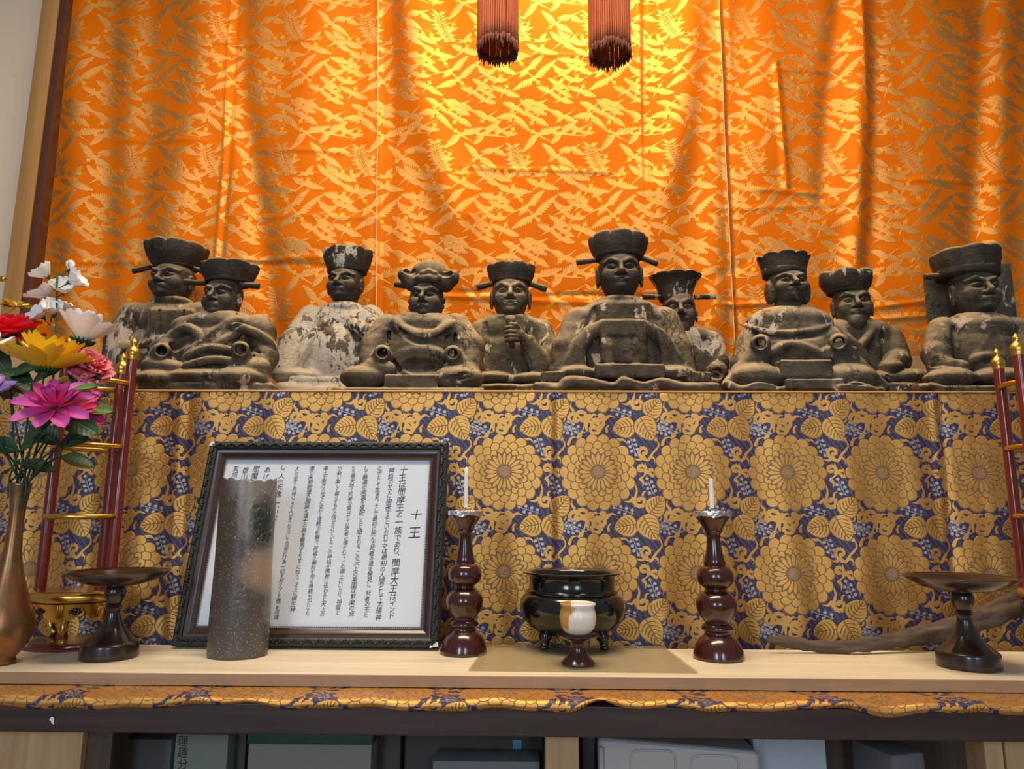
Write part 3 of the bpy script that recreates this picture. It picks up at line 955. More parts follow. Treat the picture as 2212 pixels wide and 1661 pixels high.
# ------------------------------------------------------------------ the ten kings
class King:
    def __init__(s, cx, Yc, label, seed, body_mat, head_mat, hat_mat):
        s.Yc, s.seed = Yc, seed
        s.bm, s.hm, s.cm = body_mat, head_mat, hat_mat
        o = P(cx, 845, Yc)
        s.o = Vector((o.x, Yc, ZS + .0012))
        s.s = mpp(P(cx, 700, Yc))
        s.root = empty('king_statue', s.o, label, 'statue', 'the ten seated wooden kings')
        s.ops = []
    def W(s, px, row, d=0.0):
        return np.array(P(px, row, s.Yc - d * s.s))
    # drawing in photo pixels: d is pixels towards the viewer
    def field(s, x0, x1, r0, d0, d1, h, r1=None):
        a = s.W(x0, 780, 0); b = s.W(x1, 780, 0); t = s.W((x0 + x1) / 2, r0, 0)
        zlo = s.o.z - .008 if r1 is None else s.W((x0 + x1) / 2, r1, 0)[2]
        s.f = Field((a[0] - .03, s.Yc - d1 * s.s, zlo), (b[0] + .03, s.Yc - d0 * s.s, t[2] + .02), h)
        return s
    def E(s, px, row, d, rx, rz, ry, k=6, sg=1, rot=0):
        m = None
        if rot:
            m = np.array(Matrix.Rotation(R(rot), 3, 'Y'))
        s.f.ell(s.W(px, row, d), (rx * s.s, ry * s.s, rz * s.s), k * s.s, sg, m); return s
    def C(s, pts, k=5, sg=1):
        s.f.chain([(s.W(*p[:3]), p[3] * s.s) for p in pts], k * s.s, sg); return s
    def curve(s, pts, k=5, sg=1, n=5):
        if sg > 0:
            pts = [(p[0], p[1], p[2] - .45 * p[3], p[3]) for p in pts]; k = k * 1.9
        q = bez([np.array(p, float) for p in pts], n)
        return s.C([tuple(p) for p in q], k, sg)
    def B(s, x0, x1, r0, r1, d0, d1, rnd=5, k=4, sg=1):
        dm = (d0 + d1) / 2
        a, b = s.W(x0, r1, dm), s.W(x1, r0, dm)
        s.f.box((a[0], s.Yc - d1 * s.s, a[2]), (b[0], s.Yc - d0 * s.s, b[2]), rnd * s.s, k * s.s, sg); return s
    def base(s, x0, x1, r0, d0, d1, rnd=5, k=4):
        a, b = s.W(x0, 845, (d0 + d1) / 2), s.W(x1, r0, d1)
        s.f.box((a[0], s.Yc - d1 * s.s, s.o.z - .03), (b[0], s.Yc - d0 * s.s, b[2]), rnd * s.s, k * s.s); return s
    def cuff(s, px, row, d, r, dx, dy, back=22):
        """a sleeve end: thick cloth tube with a hole where the lost hand was pegged"""
        s.C([(px, row, d, r), (px + dx, row + dy, d - back * .6, r * 1.25)], 7)
        s.E(px, row, d + r * .75, r * .92, r * .92, r * .5, 3)
        s.f.cap(s.W(px, row, d - 8), s.W(px, row, d + 60), r * .56 * s.s, r * .60 * s.s, 2.5 * s.s, -1)
        return s
    def done(s, name='body', amp=.7):
        s.f.rough(amp * s.s, 42, s.seed)
        s.f.rough(.32 * s.s, 150, s.seed + 40)
        s.f.floor(s.o.z)
        return carved(name, s.f, s.bm, s.root, s.o)
    # --- the head
    def head(s, px, band, chin, hw, yaw=0, d=-8, brow=1.0, nose=1.0, smile=0, eyes=1.0, beard=0, tash=0, ears=1.0, jaw=1.0, hair=0, lips=1.0, mat=None, pitch=0):
        fh = (chin - band) * 1.04
        c = s.W(px, (band + chin) / 2, d)
        S = s.s
        Rz = np.array(Matrix.Rotation(R(yaw), 3, 'Z') @ Matrix.Rotation(R(-pitch), 3, 'X'))
        def L(x, y, z):                    # x right, y towards the viewer (in half-widths), z up (in face heights)
            return c + Rz @ np.array([x * hw * S, -y * hw * S, z * fh * S])
        f = Field(c - np.array([hw * 1.55, hw * 1.7, fh * .78]) * S, c + np.array([hw * 1.55, hw * 1.5, fh * .72]) * S, 1.28 * S)
        u = hw * S
        def el(x, y, z, rx, ry, rz, k=.12, sg=1): f.ell(L(x, y, z), (rx * u, ry * u, rz * fh * S), k * u, sg, Rz)
        def cp(p, q, ra, rb=None, k=.10, sg=1): f.cap(L(*p), L(*q), ra * u, (rb or ra) * u, k * u, sg)
        el(0, -.12, .16, .96, 1.02, .46)                               # skull
        el(0, .02, -.14, .88 * jaw, .92, .40, .25)                     # face and jaw
        el(0, .34, -.30, .56 * jaw, .58, .24, .25)                     # chin
        cp((0, -.10, -.40), (0, -.14, -.66), .62, .70, .15)            # neck
        for q in (-1, 1):
            el(q * .46, .62, -.10, .36, .30, .17, .2)                  # cheeks
            cp((q * .17, .90, .19), (q * .44, .83, .245), .075 * brow, .072 * brow, .14)
            cp((q * .44, .83, .245), (q * .74, .58, .20), .072 * brow, .05 * brow, .14)
            el(q * .38, 1.02, .085, .27, .24, .075, .12, -1)           # sockets
            el(q * .38, .72, .085, .22, .18, .066 * eyes, .04)         # eyeballs under heavy lids
            cp((q * .20, .91, .095), (q * .38, .945, .125), .026, .03, .04)
            cp((q * .38, .945, .125), (q * .60, .80, .10), .03, .022, .04)
            f.cap(L(q * .22, .96, .074), L(q * .54, .90, .078), .022 * u, .018 * u, .02 * u, -1)
            el(q * .15, .99, -.088, .115 * nose, .12 * nose, .042, .07)
            cp((q * .20, 1.0, -.12), (q * .44, .82, -.22), .020, .016, .07, -1)   # fold beside the mouth
            if ears:
                el(q * .99, -.05, .02, .11, .22, .17 * ears, .05); el(q * .985, -.02, -.13, .085, .15, .14 * ears, .05)
                el(q * 1.10, .02, .03, .05, .10, .09, .04, -1)
        cp((0, .88, .15), (0, 1.09 * nose, -.05), .085, .125 * nose, .12)
        el(0, 1.10, -.075, .145 * nose, .15, .050, .08)
        el(0, .92, -.225, .30, .16, .065, .15)
        mw = .27 + .10 * smile
        zc = -.225
        for q in (-1, 1):
            cp((0, 1.035, zc + .022 - .012 * smile), (q * mw, .88, zc + .010 + .035 * smile), .045 * lips, .022, .05)
            cp((0, 1.02, zc - .030 - .012 * smile), (q * mw * .8, .88, zc - .008 + .03 * smile), .058 * lips, .025, .05)
            f.cap(L(0, 1.075, zc - .004 - .012 * smile), L(q * mw * 1.05, .91, zc + .004 + .04 * smile), .024 * u, .014 * u, .03 * u, -1)
            if tash:
                cp((q * .05, 1.07, -.165), (q * .34, .92, -.20), .075, .07, .06); cp((q * .34, .92, -.20), (q * .50, .74, -.31), .07, .035, .06)
            if hair:
                el(q * .92, -.12, -.12, .22, .42, .36, .1); el(q * .86, -.10, -.34, .20, .34, .17, .1)
        el(0, .88, -.37, .24, .20, .075, .15)
        if beard == 1:      # goatee
            cp((0, .90, -.40), (.04, 1.0, -.53), .19, .05, .10)
        if beard == 2:      # full beard
            el(0, .62, -.44, .50, .42, .20, .14); cp((0, .78, -.48), (0, .72, -.70), .34, .12, .15)
        f.rough(.45 * S, 60, s.seed + 5)
        return carved('head', f, mat or s.hm, s.root, s.o)
    # --- the court crown
    def crown(s, px, band, bhw, top, thw, lobes=8, amp=.10, ph=0.0, d=-14, bulge=.0, scal=4, dome=-3, dr=.86, bandh=13, rimroll=1.0, dx=0.0, tilt=0, flare=1.0, mat=None, bandmat=None):
        c = s.W(px, band, d); S = s.s
        H = (band - top) * 1.0
        n, V, F = 128, [], []
        def lob(a):
            u = abs(math.cos(lobes * (a + ph) / 2))
            return u ** .45 - .72
        prof = [(-.02, 0.0), (.08, .0), (.22, 0), (.38, 0), (.54, 0), (.70, 0), (.84, 0), (.92, -.015), (.98, -.06), (1.0, -.13), (.985, -.24), (.94, -.45), (.93, -.72), (.93, -1.0)]
        for t, inn in prof:
            tt = max(0, min(1, t))
            if inn == 0: r_ = bhw + (thw - bhw) * (1 - (1 - tt) ** 1.5 if flare > 1.2 else tt ** .95) + bulge * math.sin(math.pi * tt)
            else: r_ = thw * (1 + inn)
            for k in range(n):
                a = 2 * math.pi * k / n
                l_ = lob(a)
                q = amp * max(.15, tt) * (1 + max(inn, -1))
                rr = max(r_ * (1 + q * l_), .5 if inn > -1 else 0)
                z = H * t + scal * l_ * tt * max(0, 1 + inn * 2) + (dome * (1 - (1 + inn) ** 2) if inn < 0 else 0) * 1.0
                x = rr * math.sin(a); y = rr * math.cos(a) * dr
                x += dx * tt * H
                z += tilt * x * tt
                V.append((c[0] + x * S, c[1] - y * S, c[2] + z * S))
        m = len(prof)
        for j in range(m - 1):
            for k in range(n):
                F.append([j * n + k, j * n + (k + 1) % n, (j + 1) * n + (k + 1) % n, (j + 1) * n + k])
        F.append(list(range(n))[::-1])
        V = np.array(V)
        r_ = np.random.RandomState(s.seed + 11)
        for q in range(4):
            kk = r_.normal(size=3) * (60 + 45 * q); p_ = r_.uniform(0, 6, 3)
            w = np.sin(V[:, 0] * kk[0] + p_[0]) * np.sin(V[:, 1] * kk[1] + p_[1]) * np.sin(V[:, 2] * kk[2] + p_[2])
            V[:, 2] += w * .9 * S * (V[:, 2] > c[2] + .4 * H * S); V[:, 0] += w * .7 * S
        o = mesh_obj('crown', V, F, mat or s.cm, s.root, True, s.o)
        mb = MB()
        b = bhw * 1.035
        mb.lathe([(b * .96, -3), (b * 1.0, -2), (b * 1.015, bandh * .5), (b * 1.01, bandh), (b * .94, bandh + 1.5)], n=64, sy=dr, cap=False)
        vv = [(c[0] - s.o.x + x * S, c[1] - s.o.y + y * S, c[2] - s.o.z + z * S) for x, y, z in mb.v]
        mb.v = vv
        bo = mb.build('crown_band', bandmat or mat or s.cm, o)
        return o
    def wing(s, x0, r0, x1, r1, rad=6.0, d=-6, d1=None):
        a, b = s.W(x0, r0, d), s.W(x1, r1, d if d1 is None else d1)
        dd = b - a
        pts = [Vector(a + dd * t) - s.o for t in (0, .3, .6, .97, 1.0)]
        r_ = [rad * .85 * s.s, rad * .9 * s.s, rad * s.s, rad * 1.05 * s.s, rad * .9 * s.s]
        return MB().tube(pts, r_, 10).build('crown_wing', s.cm, s.root, auto=50)

YF, YK = 1.593, 1.764            # front and back row
DK, MD = (.024, .018, .012), (.10, .076, .050)
def mats(i, dust=.75, flake=.15, body_mid=MD, head_mid=(.046, .036, .027), fcol=(.52, .41, .34), hat_fl=.05, head_fl=0.0, zst=.6, hdust=.55, fscale=34):
    return (relic(f'old_robe_wood_{i}', DK, body_mid, dust_amt=dust, flake=fcol, flake_amt=flake, seed=i * 1.37, zstretch=zst, fscale=fscale),
            relic(f'old_face_wood_{i}', (.018, .015, .013), head_mid, dust_amt=hdust, flake=fcol, flake_amt=head_fl, rough=.55, seed=i * 2.1, crack=.1),
            relic(f'old_crown_wood_{i}', (.013, .010, .007), (.052, .039, .027), dust_amt=.7, flake=fcol, flake_amt=hat_fl, rough=.7, seed=i * 2.9, crack=.3))
HB = 2.35e-3       # carving resolution

# 1: back row, far left
k = King(352, YK, 'leftmost back-row wooden king statue in big lobed crown with long side pin, head turned aside', 1, *mats(1, .7, .45, zst=.35, hat_fl=.0))
k.field(225, 500, 640, -80, 80, HB)
k.base(238, 480, 824, -70, 62)
k.E(360, 780, -16, 108, 96, 50).E(362, 690, -16, 84, 44, 46).E(374, 655, -12, 44, 16, 38)
k.C([(292, 684, -14, 32), (262, 740, 0, 34), (250, 800, 14, 30)]).C([(432, 684, -14, 32), (458, 740, -4, 36), (466, 800, 6, 34)])
k.B(318, 418, 668, 735, 10, 38, 10, 9)
for x in (322, 345, 398, 414): k.C([(x, 672, 34, 3), (x - 3, 728, 40, 3)], 3, -1)
k.curve([(296, 752, 34, 5), (340, 733, 44, 6), (400, 730, 44, 6), (440, 740, 36, 5)], 4)
k.curve([(298, 762, 38, 4), (350, 743, 46, 4), (420, 742, 46, 4)], 3, -1)
k.E(270, 768, 40, 24, 34, 26).E(268, 772, 68, 12, 20, 30, 3, -1)
k.E(300, 822, 30, 60, 22, 40).E(420, 822, 30, 60, 22, 40)
k.C([(340, 752, 40, 4), (322, 815, 52, 3)], 3, -1); k.C([(380, 752, 42, 4), (392, 815, 52, 3)], 3, -1)
k.done()
k.head(373, 572, 652, 45, -11, nose=1.05, lips=.9, ears=.9)
k.crown(379, 579, 46, 527, 68, 9, .10, .3, bulge=6, scal=6, dome=2, bandh=16, tilt=-.05)
k.wing(326, 577, 287, 586, 6); k.wing(419, 580, 446, 588, 6)

# 2: front row, far left, short cape and two pegged sleeves
k = King(440, YF, 'front-row wooden king in low lobed crown and short shoulder cape, first from the flower vase', 2, *mats(2, .85, .24, body_mid=(.11, .086, .058), hat_fl=.02))
k.field(285, 600, 672, -88, 92, HB)
k.base(300, 586, 826, -80, 74, 6)
k.E(470, 780, -14, 92, 96, 66).E(478, 706, -16, 84, 36, 54).E(482, 690, -10, 42, 14, 40)
k.E(412, 715, -16, 44, 34, 40).E(560, 722, -16, 36, 44, 42)
k.C([(408, 716, -12, 30), (372, 762, 10, 34), (352, 790, 30, 26)]).C([(556, 716, -12, 32), (570, 770, 4, 30), (556, 800, 24, 28)])
# cape edge, proud over the sleeves
k.curve([(362, 738, 20, 7), (385, 718, 34, 8), (404, 708, 42, 8), (420, 716, 44, 7), (434, 732, 44, 5)], 4)
k.curve([(372, 752, 34, 9), (394, 736, 52, 12), (416, 738, 54, 9)], 5, -1)
k.curve([(505, 704, 44, 7), (536, 712, 44, 7), (566, 726, 34, 7), (592, 748, 14, 6)], 4)
k.curve([(512, 722, 54, 9), (534, 728, 52, 8), (560, 742, 42, 6)], 5, -1)
# folds falling from the right shoulder to the lap
k.curve([(512, 690, 28, 7), (460, 722, 38, 7), (420, 756, 44, 7), (400, 790, 46, 6)], 5)
k.curve([(520, 700, 46, 4), (466, 732, 56, 5), (426, 768, 58, 4)], 3, -1)
k.curve([(530, 712, 36, 6), (474, 742, 44, 6), (424, 776, 48, 5)], 4)
k.curve([(400, 772, 50, 5), (440, 756, 54, 6), (480, 754, 54, 6), (510, 762, 52, 5)], 4)
k.curve([(404, 782, 56, 5), (444, 768, 60, 6), (484, 766, 60, 6), (510, 774, 56, 5)], 4, -1)
k.curve([(402, 790, 58, 6), (446, 778, 62, 6), (486, 778, 62, 6), (512, 788, 58, 6)], 4)
k.cuff(349, 758, 52, 18, -12, 34).cuff(520, 756, 56, 18, 8, 36)
k.C([(326, 792, 50, 20), (374, 798, 52, 20)]).C([(508, 796, 52, 16), (560, 800, 40, 24)])
k.E(350, 822, 40, 60, 22, 46).E(520, 820, 42, 58, 24, 46).E(440, 816, 40, 90, 16, 44)
k.C([(560, 790, 46, 8), (586, 838, 50, 5)], 6)
k.C([(302, 828, 78, 3), (440, 826, 80, 3), (520, 832, 80, 3)], 3, -1)
k.C([(540, 750, 40, 3), (572, 770, 30, 3)], 3, -1).C([(546, 770, 40, 3), (574, 792, 30, 3)], 3, -1)
k.done()
k.head(481, 606, 692, 40, -9, nose=1.15, smile=.3, brow=1.1, ears=.7)
k.crown(494, 611, 48, 573, 64, 7, .11, .2, bulge=2, scal=4, dome=12, bandh=10, d=-12)
k.wing(446, 612, 398, 609, 6.5, 2); k.wing(519, 615, 560, 618, 6.5, 2)

# 3: back row, tall square crown, flaking white robe
k = King(712, YK, 'wooden king with flaking white robe and white streak down the face', 3, *mats(3, .7, .95, body_mid=(.13, .10, .07), fcol=(.60, .54, .46), hat_fl=.35, head_fl=.10, fscale=55))
k.field(585, 850, 652, -80, 84, HB)
k.base(592, 842, 832, -74, 72, 6).base(640, 780, 812, -40, 66, 4)
k.E(722, 790, -18, 108, 96, 48).E(738, 700, -18, 80, 46, 44).E(745, 668, -12, 42, 16, 38)
k.C([(674, 690, -14, 32), (640, 744, 4, 36), (622, 800, 20, 34)]).C([(800, 690, -14, 32), (822, 744, 0, 36), (826, 800, 16, 34)])
k.curve([(700, 698, 26, 9), (664, 744, 38, 9), (628, 800, 42, 9)], 6).curve([(704, 704, 36, 6), (676, 750, 46, 8), (644, 804, 48, 8)], 5, -1)
k.curve([(762, 698, 28, 8), (790, 716, 34, 10), (818, 740, 28, 10)], 6).curve([(768, 716, 38, 6), (786, 752, 44, 8), (792, 800, 44, 7)], 5, -1)
k.E(722, 756, 20, 44, 52, 24, 12)
k.E(640, 812, 18, 52, 14, 40).E(800, 812, 18, 52, 14, 40)
k.E(620, 838, 50, 32, 12, 24).E(680, 842, 56, 40, 10, 20).E(740, 842, 56, 36, 10, 20)
k.C([(642, 826, 68, 4), (770, 826, 68, 4)], 3, -1)
k.done()
k.head(746, 580, 655, 39, -11, nose=1.1, ears=.8, lips=.9)
k.crown(750, 588, 42, 540, 56, 8, .10, .25, bulge=2, scal=5, dome=-4, bandh=18)

# 4: front row, domed cap with turned-up brim
k = King(888, YF, 'scowling wooden king in domed cap with upturned side flaps and pegged sleeve ends', 4, *mats(4, .85, .24, body_mid=(.108, .084, .056), hat_fl=.02))
k.field(720, 1055, 676, -88, 92, HB)
k.base(727, 1046, 836, -80, 82, 5).base(836, 944, 808, 0, 78, 4)
k.E(906, 780, -14, 96, 96, 64).E(912, 712, -16, 88, 40, 54).E(920, 694, -10, 46, 14, 40)
k.C([(838, 712, -14, 34), (812, 752, 4, 34), (804, 796, 26, 28)]).C([(984, 710, -14, 34), (1010, 752, 4, 36), (1010, 802, 26, 30)])
k.curve([(856, 696, 22, 8), (872, 714, 36, 9), (905, 726, 44, 9), (945, 722, 42, 9), (974, 700, 24, 8)], 5)
k.curve([(862, 706, 34, 5), (880, 726, 44, 6), (908, 738, 50, 6), (946, 732, 48, 6), (974, 712, 34, 5)], 4, -1)
k.B(872, 928, 726, 752, 20, 40, 5, 5).B(930, 962, 730, 758, 16, 38, 5, 5)
k.curve([(856, 772, 36, 6), (880, 760, 42, 7), (912, 757, 44, 7), (944, 762, 40, 7), (962, 772, 34, 6)], 4)
k.E(910, 792, 48, 44, 18, 16, 5, -1)
k.curve([(838, 700, 10, 5), (846, 750, 26, 6), (862, 800, 38, 6)], 5, -1).curve([(986, 700, 10, 5), (984, 740, 26, 6), (960, 800, 38, 6)], 5, -1)
k.cuff(826, 763, 54, 18, -10, 36).cuff(978, 764, 54, 18, 12, 36)
k.C([(806, 796, 50, 20), (838, 800, 52, 18)]).C([(972, 798, 50, 16), (1014, 806, 40, 22)])
k.E(786, 816, 44, 50, 26, 40).E(990, 818, 44, 54, 26, 40)
for q in ((970, 812), (984, 806), (1000, 812)): k.C([(q[0] - 26, q[1] + 12, 78, 3), (q[0] + 26, q[1], 80, 3)], 4, -1)
k.C([(838, 804, 84, 3), (838, 834, 86, 3)], 3, -1).C([(943, 804, 84, 3), (943, 834, 86, 3)], 3, -1)
k.C([(740, 834, 80, 3), (1040, 838, 80, 3)], 3, -1)
k.done()
k.head(921, 611, 694, 38, -5, nose=1.25, brow=1.5, smile=-.4, ears=.5, jaw=1.12, eyes=.8)
k.field(860, 1000, 560, -60, 60, 1.6e-3, r1=632)
k.E(927, 602, -14, 43, 42, 40, 4).E(927, 612, -12, 46, 14, 43, 4)
k.C([(890, 612, 4, 18), (874, 594, 6, 14)], 8).C([(874, 594, 6, 14), (872, 582, 4, 5)], 6).E(884, 584, 20, 14, 9, 14, 3, -1)
k.C([(962, 612, 4, 20), (976, 600, 6, 16)], 8).C([(976, 600, 6, 16), (986, 588, 4, 5)], 6).E(964, 590, 22, 14, 9, 14, 3, -1)
for q in ((906, 600, 22), (915, 591, 24), (926, 588, 25), (937, 592, 24), (945, 600, 22), (914, 602, 26), (926, 600, 28), (937, 603, 26)): k.E(*q, 9, 8, 6, 3)
f_ = k.f.rough(.5 * k.s, 60, 3)
carved('domed_cap', f_, k.cm, k.root, k.o)
k.wing(890, 621, 852, 614, 6, 0)

# 5: back row, smiling, fist at the chin
k = King(1110, YK, 'smiling wooden king holding a rod up to the chin with one fist', 5, *mats(5, .85, .36, body_mid=(.125, .102, .064), head_mid=(.105, .086, .056), fcol=(.62, .52, .36), hat_fl=.0, hdust=.9))
k.field(1015, 1212, 676, -80, 92, HB)
k.base(1026, 1200, 834, -70, 66, 6)
k.E(1096, 790, -16, 82, 96, 46).E(1102, 714, -16, 76, 40, 42).E(1104, 692, -12, 40, 14, 36)
k.C([(1040, 716, -12, 26), (1036, 760, 2, 25), (1046, 792, 10, 15)]).E(1040, 790, 22, 10, 16, 14, 3)
k.C([(1166, 716, -12, 28), (1184, 770, 8, 27), (1174, 800, 24, 22)]).C([(1176, 796, 30, 22), (1142, 738, 44, 15)], 6)
k.curve([(1134, 736, 40, 9), (1150, 772, 42, 10), (1166, 812, 40, 8)], 5)
k.C([(1128, 744, 40, 4), (1142, 786, 46, 6)], 5, -1)
k.curve([(1048, 700, 12, 4), (1050, 740, 24, 5), (1056, 790, 32, 5)], 5, -1)
k.E(1060, 818, 26, 50, 14, 40).E(1150, 820, 26, 44, 14, 40).E(1082, 838, 52, 60, 9, 22).E(1160, 838, 50, 34, 9, 22)
k.C([(1050, 827, 70, 3), (1150, 824, 70, 3)], 3, -1)
k.done()
k.head(1103, 601, 690, 42, 0, nose=1.15, smile=1.0, brow=1.2, ears=1.0, jaw=.94, eyes=1.15)
k.crown(1104, 612, 44, 575, 54, 8, .10, .4, bulge=2, scal=3, dome=4, bandh=9)
k.wing(1064, 613, 1029, 621, 7, 0); k.wing(1146, 613, 1181, 625, 7, 0)
# the fist: palm, four curled fingers, thumb, round the rod
k.field(1085, 1150, 690, 20, 92, 1.05e-3, r1=760)
k.C([(1140, 738, 46, 11), (1124, 724, 54, 11)], 4).E(1116, 720, 56, 15, 15, 11, 4)
for q, (row, L) in enumerate(((708, 14), (717, 16), (726, 15), (734, 12))):
    k.C([(1118, row, 60, 5.2), (1104 - L * .12, row - 1, 70, 4.8)], 2).C([(1104 - L * .12, row - 1, 70, 4.8), (1094, row + 1, 62, 4.3)], 2).C([(1094, row + 1, 62, 4.3), (1098, row + 3, 54, 3.6)], 2)
k.C([(1122, 712, 58, 6), (1114, 702, 66, 5)], 2).C([(1114, 702, 66, 5), (1103, 700, 70, 4.2)], 2)
carved('hand', k.f, k.bm, k.root, k.o)
a, b = k.W(1102, 683, 60), k.W(1106, 752, 58)
MB().tube([Vector(a + (b - a) * t) - k.o for t in (0, .2, .5, .8, 1)], [11 * k.s, 9 * k.s, 6.5 * k.s, 6 * k.s, 5 * k.s], 12).build('held_rod', k.bm, k.root)

# 6: the tallest, centre
k = King(1352, YF, 'tallest wooden king, large broad-shouldered figure with wide scalloped crown and cloth over joined hands', 6, *mats(6, .8, .20, body_mid=(.092, .068, .045), head_mid=(.036, .025, .018), hat_fl=.0, fcol=(.55, .42, .30)))
k.field(1140, 1570, 636, -92, 96, 2.55e-3)
k.base(1153, 1556, 826, -86, 80, 6)
k.E(1345, 770, -16, 122, 112, 66).E(1342, 696, -18, 102, 56, 54).E(1338, 655, -12, 50, 16, 42)
k.C([(1252, 700, -14, 38), (1228, 755, 6, 36), (1214, 808, 22, 30)]).C([(1432, 700, -14, 38), (1456, 755, 6, 36), (1470, 808, 22, 32)])
k.B(1290, 1400, 652, 700, 2, 34, 12, 12)
k.curve([(1284, 668, 18, 5), (1278, 690, 28, 6), (1268, 720, 34, 6)], 6, -1).curve([(1402, 660, 18, 5), (1410, 690, 28, 6), (1424, 716, 34, 6)], 6, -1)
# cloth over the hands
k.B(1296, 1394, 692, 786, 20, 60, 9, 6)
k.B(1312, 1376, 722, 796, 56, 78, 5, 5, -1)
k.curve([(1312, 740, 56, 8), (1318, 790, 60, 9)], 4).curve([(1378, 740, 56, 8), (1374, 790, 60, 9)], 4)
for j, (dx, dr) in enumerate(((0, 0), (14, 14), (30, 26))):
    k.curve([(1298 - dx * .3, 700 + dr * .5, 52, 7), (1262 - dx * .2, 724 + dr, 50, 8), (1240 + dx * .5, 760 + dr, 46, 8), (1222 + dx, 808, 42, 8)], 4)
    k.curve([(1394 + dx * .3, 700 + dr * .5, 52, 7), (1430 + dx * .2, 724 + dr, 50, 8), (1452 - dx * .5, 760 + dr, 46, 8), (1474 - dx, 808, 42, 8)], 4)
k.curve([(1292, 732, 66, 6), (1270, 772, 68, 9), (1262, 806, 64, 8)], 5, -1).curve([(1400, 732, 66, 6), (1424, 772, 68, 9), (1434, 806, 64, 8)], 5, -1)
k.B(1284, 1430, 792, 822, 10, 76, 4, 5)
k.E(1248, 808, 40, 40, 16, 36).E(1454, 808, 40, 44, 16, 36)
k.B(1168, 1222, 806, 830, 20, 66, 4, 5).B(1478, 1532, 806, 830, 20, 66, 4, 5)
k.curve([(1160, 836, 70, 8), (1210, 842, 84, 7), (1226, 824, 84, 7), (1270, 828, 86, 9), (1330, 838, 86, 7), (1348, 826, 86, 7), (1390, 838, 88, 8), (1430, 828, 86, 8), (1480, 838, 84, 8), (1548, 838, 72, 7)], 5)
k.curve([(1240, 840, 92, 4), (1300, 842, 92, 4), (1340, 838, 94, 4)], 4, -1)
k.C([(1284, 823, 82, 3), (1432, 823, 82, 3)], 3, -1)
k.done()
k.head(1338, 549, 643, 48, -3, nose=1.05, brow=1.0, ears=1.15, lips=1.15)
k.crown(1336, 557, 53, 508, 64, 8, .09, .0, bulge=5, scal=5, dome=-4, bandh=17)
k.wing(1286, 562, 1245, 567, 6.5, -4); k.wing(1386, 557, 1421, 570, 6.5, -4)

# 7: back row, fierce bearded face under a cup-shaped crown
k = King(1474, YK, 'bearded wooden king with glaring face and cup-shaped peeling crown, behind the tallest one', 7, *mats(7, .55, .55, body_mid=(.085, .066, .047), head_mid=(.075, .058, .045), hat_fl=.42, head_fl=.18, fcol=(.50, .42, .34), fscale=30))
k.field(1385, 1576, 700, -80, 80, HB)
k.base(1392, 1566, 834, -70, 60, 6)
k.E(1474, 795, -18, 84, 90, 46).E(1472, 738, -16, 72, 38, 42)
k.C([(1408, 742, -12, 28), (1400, 790, 4, 28)]).C([(1536, 742, -12, 28), (1550, 786, 6, 26)])
k.E(1550, 806, 36, 22, 26, 26).E(1550, 808, 64, 12, 14, 28, 3, -1)
k.curve([(1478, 720, 26, 7), (1488, 760, 34, 7), (1492, 810, 36, 7)], 5).curve([(1500, 730, 30, 5), (1512, 770, 38, 5)], 4, -1)
k.E(1450, 826, 26, 40, 16, 36).E(1520, 830, 30, 40, 14, 36)
k.done()
k.head(1467, 636, 722, 37, -7, nose=1.25, brow=1.7, smile=-.6, beard=2, tash=1, ears=.6, eyes=1.5)
k.crown(1460, 648, 35, 592, 58, 10, .09, .1, bulge=-5, scal=4, dome=-6, bandh=12, flare=1)
k.wing(1426, 642, 1388, 641, 6.5, 0); k.wing(1500, 642, 1545, 640, 6.5, 0)

# 8: front row, round cape, goatee, saw-toothed crown
k = King(1742, YF, 'wooden king with small goatee, saw-toothed crown and round dusty shoulder cape', 8, *mats(8, .85, .40, body_mid=(.105, .086, .064), head_mid=(.072, .058, .041), fcol=(.52, .45, .40), hat_fl=.0, hdust=.75))
k.field(1552, 1932, 650, -88, 94, 2.45e-3)
k.base(1572, 1916, 834, -80, 78, 6)
k.E(1704, 780, -14, 98, 96, 66).E(1704, 722, -14, 92, 52, 56)
k.E(1704, 706, -14, 96, 46, 54, 4).B(1590, 1812, 712, 770, -90, 90, 2, 2, -1) if False else None
k.E(1704, 700, -16, 94, 40, 56, 4)
k.curve([(1612, 702, 2, 5), (1640, 713, 34, 5), (1704, 720, 46, 5), (1768, 712, 34, 5), (1794, 700, 4, 5)], 3)
k.curve([(1612, 712, 8, 5), (1640, 724, 40, 6), (1704, 731, 50, 6), (1768, 723, 40, 6), (1796, 712, 8, 5)], 3, -1)
k.C([(1626, 740, -10, 34), (1612, 790, 8, 34)]).C([(1786, 736, -10, 34), (1812, 780, 6, 36)])
k.C([(1704, 722, 54, 2.5), (1704, 800, 58, 2.5)], 2.5, -1)
k.curve([(1660, 768, 44, 6), (1690, 750, 50, 7), (1720, 747, 50, 7), (1760, 760, 46, 6), (1778, 772, 40, 5)], 4)
k.E(1712, 778, 56, 48, 14, 12, 5, -1)
k.cuff(1643, 742, 54, 20, -8, 42).cuff(1812, 740, 54, 20, 6, 42)
k.C([(1634, 770, 46, 22), (1596, 800, 42, 14)]).C([(1596, 800, 42, 14), (1570, 834, 48, 12)], 6)
k.C([(1816, 764, 44, 26), (1850, 790, 44, 18)]).C([(1850, 790, 44, 18), (1912, 836, 54, 10)], 6)
k.B(1780, 1846, 752, 778, 30, 60, 6, 7)
k.E(1632, 816, 46, 54, 30, 40).E(1832, 818, 48, 58, 30, 40)
k.B(1678, 1786, 782, 822, 20, 78, 5, 5).B(1688, 1808, 824, 846, 20, 86, 3, 3)
